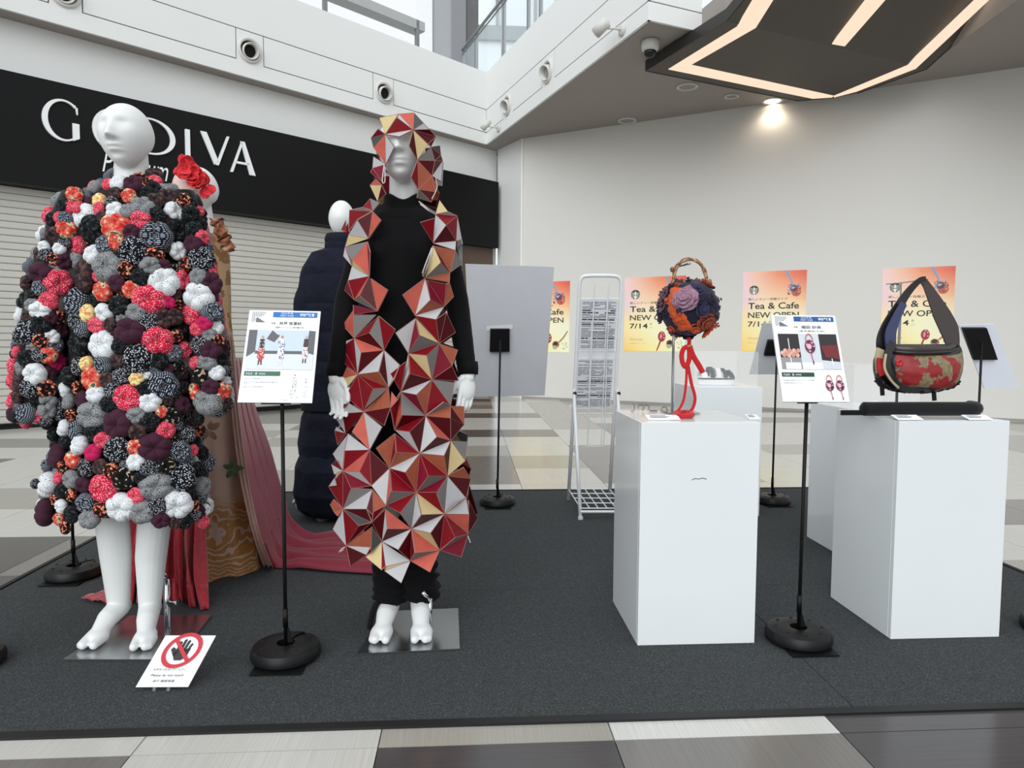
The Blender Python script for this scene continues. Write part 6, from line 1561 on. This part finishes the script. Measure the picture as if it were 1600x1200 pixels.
# sides and back of the coat: more of the same, too many to be parts of their own
BF = {k: puff_fabric(k, 30.0, '_small') for k in 'WGDCRPKN'}
mb = MB(); proto = [puff_mesh('K', l, l, 20, 8) for l in (5, 7)]
for tab, y0, dv, side in ((CB, YB, 26, 0), (SL, YS, 26, -1), (SR, YS, 26, 1)):
    v = tab[0][0]+14
    while v < tab[-1][0]:
        cu, hw, dp = interp(tab, v); c0 = P(cu, v, y0); w = hw*y0/1080; per = PI*(w+dp)/2; cnt = int(per*1.28/.056)
        for j in range(cnt+1):
            a = -.45+(PI+.9)*j/max(1, cnt)+rp_.uniform(-.06, .06)   # back half, y positive
            n = Vector((math.cos(a)/w, math.sin(a)/dp, 0)).normalized(); rm = rp_.uniform(.028, .042)
            c = Vector((P(cu+hw*math.cos(a), v, y0+dp*math.sin(a)).x, y0+dp*math.sin(a), c0.z+rp_.uniform(-.012, .012)))-n*rm*(.55 if 0 < a < PI else 1.0)+Vector((0, .02, 0))
            Rm = Vector((0, 0, 1)).rotation_difference(n).to_matrix()
            mb.mesh(proto[rp_.randrange(2)], Matrix.Translation(c) @ (Rm @ Matrix.Diagonal((rm, rm, rm))).to_4x4(), rp_.randrange(8))
        v += dv
o = mb.build('fabric_pumpkin', list(BF.values()), coat, smooth=True); o['kind'] = 'stuff'
# ============================================================ FOLDED LEATHER PANELS
def leather(name, rgb, scale, strength, rough=.42, var=.12):
    t = NT(name); v = t.coord(); c = srgb(*rgb)[:3]; vo = t.voro(v, scale, 'DISTANCE_TO_EDGE')
    t.col(t.mix(t.noise(v, 26, 3), tuple(x*(1-var) for x in c)+(1,), tuple(min(1, x*(1+var)) for x in c)+(1,))).set(rough=rough, spec=.18).bump(vo, strength, .002); return t.m
LM = {'c': leather('crimson_leather', (124, 14, 27), 160, .25), 'd': leather('dark_red_leather', (76, 8, 17), 120, .2), 'p': leather('plum_red_leather', (118, 20, 40), 200, .5),
      'o': leather('coral_leather', (196, 94, 80), 190, .8, .5, .22), 'b': leather('orange_brown_leather', (160, 86, 62), 200, .8, .5, .25),
      'l': leather('pale_grey_leather', (188, 188, 190), 300, .15, .55, .05), 'g': leather('grey_leather', (122, 120, 118), 300, .15, .5, .06), 'k': leather('dark_grey_leather', (74, 76, 74), 300, .15, .5),
      'y': leather('cream_leather', (206, 186, 138), 240, .2, .5, .08)}
RIM = M((158, 112, 104), .6, name='raw_leather_edge')
FAC = {  # crop origin x, y, scale: colour then three corners
 (500, 300, 6): """c 492 185 275 172 268 375;c 492 185 350 262 268 375;d 492 185 350 262 455 435;o 492 185 572 265 455 435;l 350 265 455 435 268 400;l 275 172 400 145 492 180;c 470 60 400 145 500 165;g 470 60 560 100 495 170;p 240 265 195 360 245 375;y 265 405 455 440 235 510;g 235 515 445 455 300 640;o 440 470 305 630 458 775;p 440 470 468 560 458 775;l 235 515 218 600 298 690;g 235 515 300 640 298 690;y 305 640 458 780 300 705;l 300 705 460 790 262 828;c 262 830 460 795 320 1010;o 460 800 370 970 322 1005;d 460 805 370 970 540 1115;o 475 810 636 920 540 1115;g 322 1020 370 975 540 1118;p 262 830 230 920 320 1010;p 310 1060 540 1118 310 1150;
y 1120 75 1080 205 1200 185;l 1080 205 1200 185 1285 222;c 940 285 1075 245 1060 475;l 1082 210 1183 310 1060 475;c 1085 212 1288 228 1183 310;c 1183 310 1288 228 1278 458;d 1183 310 1278 458 1060 475;l 1290 228 1330 445 1278 450;l 1060 485 1270 463 1275 545;b 1065 500 1260 545 1220 748;d 1065 500 1220 748 1130 650;y 1062 505 1135 662 985 795;k 1062 505 960 760 985 795;g 1135 668 1220 760 985 805;g 1275 550 1335 670 1220 752;b 1220 765 1215 850 985 808;p 1000 825 1185 860 1165 1070;p 1000 825 1165 1070 1035 1010;b 1215 845 1255 980 1165 1070;b 1215 845 1185 865 1165 1070;l 985 815 1035 1010 890 1150;o 985 815 775 965 890 1150;b 1035 1015 1165 1080 890 1155;l 1165 1085 1085 1195 892 1162""",
 (500, 480, 6): """o 310 30 210 170 320 280;g 315 72 530 70 320 285;c 548 80 460 240 320 288;g 550 82 465 240 600 390;c 550 82 705 210 600 390;d 460 240 320 290 600 395;o 322 295 600 400 385 425;l 322 295 385 425 350 625;c 320 298 212 370 345 620;c 212 370 212 515 345 622;l 318 292 205 370 218 325;d 385 425 600 405 355 628;l 602 415 550 605 358 630;d 602 415 550 605 640 750;l 605 415 745 540 640 750;l 745 540 690 680 640 750;b 360 632 550 605 638 752;c 360 635 638 755 500 765;o 250 565 350 630 205 670;y 205 672 350 632 242 768;c 355 640 500 765 410 975;c 355 640 240 835 410 975;g 500 765 642 760 425 945;b 645 762 655 940 415 972;d 415 975 650 945 600 1110;o 670 790 725 865 665 935;c 665 935 752 795 700 1145;d 725 865 752 795 665 935;
l 895 100 708 240 825 428;p 897 105 930 262 826 428;y 898 102 1115 335 935 262;g 935 265 1118 338 828 430;c 898 92 1090 115 1115 332;d 1090 115 1185 50 1118 335;d 1185 50 1272 235 1120 338;c 1115 345 828 435 1000 450;y 830 438 1002 452 1045 670;g 1118 350 1005 452 1048 672;p 1122 350 1238 548 1052 675;b 1125 338 1292 400 1240 548;l 828 440 838 622 758 785;c 805 510 660 625 756 785;c 830 440 838 622 1045 675;d 838 625 1046 680 760 788;l 1048 685 902 820 758 795;d 1238 550 1300 690 1055 678;g 1058 682 1262 705 1225 920;c 1052 685 1222 915 995 1012;b 1048 688 905 820 992 1010;p 758 798 905 822 988 1012;g 760 800 985 1018 768 1010;o 756 800 768 1010 700 1145;c 768 1012 985 1020 702 1148;b 1225 930 1222 1038 995 1018;g 1222 920 1160 890 998 1010;d 1230 930 1352 1100 1228 1245;b 1230 925 1350 930 1352 1100;
d 195 915 265 900 210 965;l 270 900 405 985 213 998;c 213 998 408 990 243 1190;o 410 990 300 1168 462 1330;l 413 990 582 1122 465 1330;l 210 985 155 1050 240 1180""",
 (500, 640, 6): """c 410 30 215 45 245 225;l 265 225 465 372 232 385;l 265 225 120 415 215 572;l 265 225 232 385 215 572;c 232 385 465 380 216 574;o 466 385 368 580 218 576;d 468 382 650 545 488 705;c 468 385 368 582 485 705;b 698 225 525 362 648 540;c 700 222 932 405 712 400;c 700 222 712 400 650 540;l 702 195 838 210 930 402;d 842 210 985 65 935 405;c 765 60 983 62 702 190;c 838 205 983 66 704 194;l 992 68 1095 255 938 405;o 995 66 1225 288 1095 252;d 1002 62 1222 80 1225 286;d 1228 80 1352 140 1228 286;d 1098 258 1224 292 940 408;l 1226 296 1162 432 940 410;b 944 412 1162 432 1192 615;d 1228 300 1166 432 1194 615;y 1230 300 1362 482 1198 618;g 1230 292 1385 300 1362 480;b 712 402 932 412 655 545;l 932 415 798 588 655 548;b 934 420 902 768 800 590;p 936 425 1012 622 903 768;c 940 415 1190 618 1015 625;g 1192 625 1018 628 905 770;p 1194 630 1095 772 908 772;b 1200 622 1350 540 1415 645;d 1205 630 1412 650 1375 825;l 1198 635 1368 832 1168 972;g 1196 635 1098 795 1164 972;c 908 775 1095 778 1160 972;c 655 562 802 592 895 770;c 655 562 668 765 895 774;o 652 562 668 765 620 895;l 648 560 478 718 618 895;l 218 578 368 585 478 715;p 218 580 478 720 290 738;c 218 582 80 722 213 930;p 218 582 290 738 213 930;g 290 740 490 748 216 928;l 492 750 435 932 218 932;d 494 752 500 1000 438 932;d 222 935 438 935 490 1050;b 492 748 616 900 500 960;c 500 960 616 905 490 1060;g 668 768 895 778 624 893;c 898 780 750 970 624 900;g 900 782 752 970 856 1115;l 902 784 950 985 860 1115;y 906 784 1162 975 950 985;d 950 988 1162 980 862 1118;l 1372 832 1398 980 1170 980;d 1370 832 1168 975 1290 880;d 1395 850 1478 1020 1390 1160;o 1172 984 1398 984 1390 1162;c 1168 985 1388 1168 1270 1200;c 1166 985 1268 1200 1125 1318;d 1164 985 1038 1158 1122 1318;l 1162 982 1036 1158 860 1120;
l 135 195 235 210 155 158;c 138 198 240 232 165 330;p 105 510 160 478 215 570;l 105 512 215 572 135 610;y 215 576 132 632 160 590;l 80 720 140 648 155 712;o 95 890 125 840 212 930;b 95 890 212 932 130 960;o 213 935 130 960 165 1000""",
 (500, 740, 6): """l 208 340 120 520 240 672;c 212 338 360 488 244 672;k 216 336 480 448 362 490;d 365 490 485 455 246 675;b 485 500 478 690 248 678;d 246 682 430 762 285 870;l 248 680 476 692 448 762;k 490 495 575 632 480 740;d 480 690 430 765 480 742;d 612 332 485 470 578 628;l 614 332 630 515 580 630;o 616 332 853 512 630 516;d 630 520 855 514 584 632;l 855 520 732 715 586 638;d 858 520 850 812 735 715;y 578 645 428 782 575 908;c 580 648 610 870 580 905;l 584 645 845 820 612 872;y 838 828 618 872 605 912;l 842 828 762 1028 602 915;o 862 522 1120 718 890 742;y 862 518 1035 558 1120 715;c 860 522 886 742 850 812;g 890 746 1122 722 855 815;o 1120 726 1032 926 860 820;g 1262 600 1388 572 1128 718;p 1388 576 1325 782 1130 722"""
}
HOOD = """y 170 105 390 60 235 290;c 385 105 560 238 245 285;l 370 100 400 60 560 235;o 400 60 578 45 560 236;k 578 45 690 165 568 240;l 690 165 760 240 570 242;p 155 235 235 295 70 340;k 72 345 235 305 100 455;o 240 315 102 458 248 645;l 245 315 345 450 252 645;l 245 290 555 243 405 325;d 572 246 760 242 835 325;d 575 250 835 326 740 415;y 576 258 742 415 618 595;d 572 258 520 430 615 595;d 742 415 836 330 780 440;g 768 458 620 598 822 605;k 880 430 780 440 890 540;d 780 445 892 545 820 605;d 822 608 912 602 892 540;d 620 605 820 610 785 785;d 822 612 912 608 790 785;b 620 612 782 785 628 940;c 616 612 545 800 624 935;l 915 612 892 850 792 790;b 785 790 630 942 828 972;b 788 792 852 900 830 972;d 632 948 826 976 782 1092;k 625 946 780 1096 612 1040;l 100 560 245 655 88 692;p 90 695 240 660 200 852;p 65 745 90 698 200 855;o 125 820 198 890 58 892;y 60 896 196 894 148 1085;d 200 896 248 1000 152 1085"""
NODES = [(582, 331), (576, 373), (577, 432), (590, 487), (600, 547), (607, 606), (545, 362), (550, 415), (553, 470), (553, 528), (558, 585), (568, 643), (578, 702), (608, 731), (581, 760), (540, 677), (536, 736), (536, 795), (603, 790), (541, 853), (597, 846), (680, 334), (677, 381), (665, 435), (648, 494), (638, 552), (626, 612), (713, 378), (703, 427), (694, 480), (687, 537), (675, 593), (665, 650), (656, 708), (704, 635), (704, 688), (699, 743), (650, 769), (694, 802), (617, 672), (642, 826), (688, 860), (732, 834), (642, 876), (728, 778),
         (602, 209), (646, 203), (652, 250), (603, 256), (675, 275), (654, 296), (590, 315), (674, 316)]
GT = [(170, 632, 50, .03), (180, 632, 56, .10), (195, 632, 58, .124), (214, 633, 59, .124), (232, 633, 59, .110), (260, 633, 58, .102), (300, 633, 60, .10), (318, 632, 72, .13), (340, 632, 92, .17), (420, 632, 96, .17), (500, 631, 92, .18), (600, 630, 100, .20), (700, 630, 108, .23), (800, 630, 118, .25), (900, 630, 112, .24)]
YG = Y2+.02
yg = lambda v: interp([(290, Y2-.045), (345, Y2+.02)], v)[0]
tris = []
for (ox, oy, sc), txt in list(FAC.items())+[((570, 170, 7.5), HOOD)]:
    for it in txt.replace('\n', '').split(';'):
        w = it.split(); q = [float(x) for x in w[1:]]
        tris.append((w[0], [(ox+q[i]/sc, oy+q[i+1]/sc) for i in (0, 2, 4)]))
cl = []    # weld nearby corners so that neighbouring panels meet
def weld(p):
    for c in cl:
        if (c[0]/c[2]-p[0])**2+(c[1]/c[2]-p[1])**2 < 3.3**2: c[0] += p[0]; c[1] += p[1]; c[2] += 1; return c
    cl.append([p[0], p[1], 1]); return cl[-1]
for n_ in NODES: weld(n_)
tw = [(k, [weld(p) for p in t]) for k, t in tris]
def gpos(c):
    u, v = c[0]/c[2], c[1]/c[2]; cu, hw, dp = interp(GT, v); t = max(-.99, min(.99, (u-cu)/hw)); q = math.sqrt(1-t*t)
    node = any((u-a)**2+(v-b)**2 < 5.2**2 for a, b in NODES); d = 0.0 if node else (.040 if v > 322 else .020)
    y = yg(v)-(dp+d)*q
    return P(u, v, y)
# back of the garment: the same net of panels mirrored behind the body, as one part
T3 = [(k, [gpos(c) for c in t]) for k, t in tw]
mb = MB(); kk = list(LM)
for k, t in T3:
    zc_ = sum(p.z for p in t)/3
    b = [Vector((p.x, 2*yg(project(p)[1])-p.y-.01, p.z)) for p in t]
    n = (b[1]-b[0]).cross(b[2]-b[0]); n = n.normalized() if n.length > 1e-9 else Vector((0, 1, 0))
    mb.prism(b, n*.003, kk.index(k))
gar = mb.build('leather_panel_garment', [LM[k] for k in kk], m2); gar['label'] = 'hooded open garment of folded triangular leather panels'
go = root_loc(gar)
for k, t in T3:
    a, b, c = t; n = (b-a).cross(c-a)
    if n.length < 1e-7: continue
    if n.dot(CPOS-a) < 0: b, c = c, b; n = -n
    n.normalize(); cen = (a+b+c)/3; o3 = [a, b, c]
    e = [(cen-p) for p in o3]; ins = []
    per = (a-b).length+(b-c).length+(c-a).length; area = (b-a).cross(c-a).length/2; rin = 2*area/per
    f = min(.5, .0009/max(rin, 1e-4))
    ins = [p+(cen-p)*f for p in o3]
    m = MB(); V_ = [p+n*.0008 for p in o3]+[p+n*.0002 for p in ins]+[p-n*.0028 for p in o3]
    m.add(V_, [(3, 4, 5)], 0); m.add(V_, [(0, 1, 4, 3), (1, 2, 5, 4), (2, 0, 3, 5), (0, 6, 7, 1), (1, 7, 8, 2), (2, 8, 6, 0)], 1); m.add(V_, [(8, 7, 6)], 0)
    me = m.me('leather_panel', [LM[k], RIM], go)
    o = bpy.data.objects.new('leather_panel', me); COL.objects.link(o); o.parent = gar
# drawstring loops between the panels
LACE = M((214, 206, 200), .7, name='pale_lace')
def lace(pp, dy=-.05): MB().tube(spline([gpos([u, v, 1])+Vector((0, -.012, 0)) for u, v in pp], 6), .0016, 6).build('lace', LACE, gar)
lace([(675, 388), (663, 420), (662, 432), (672, 405), (676, 388)]); lace([(655, 316), (668, 326), (680, 333)]); lace([(657, 320), (670, 330), (681, 336)])
lace([(601, 258), (598, 284), (602, 285), (602, 262)]); lace([(681, 280), (683, 295), (675, 312)]); lace([(540, 853), (534, 857), (531, 861), (538, 857)]); lace([(731, 836), (735, 846)])
print('PANELS', len(T3), 'PUFFS', len(allp))
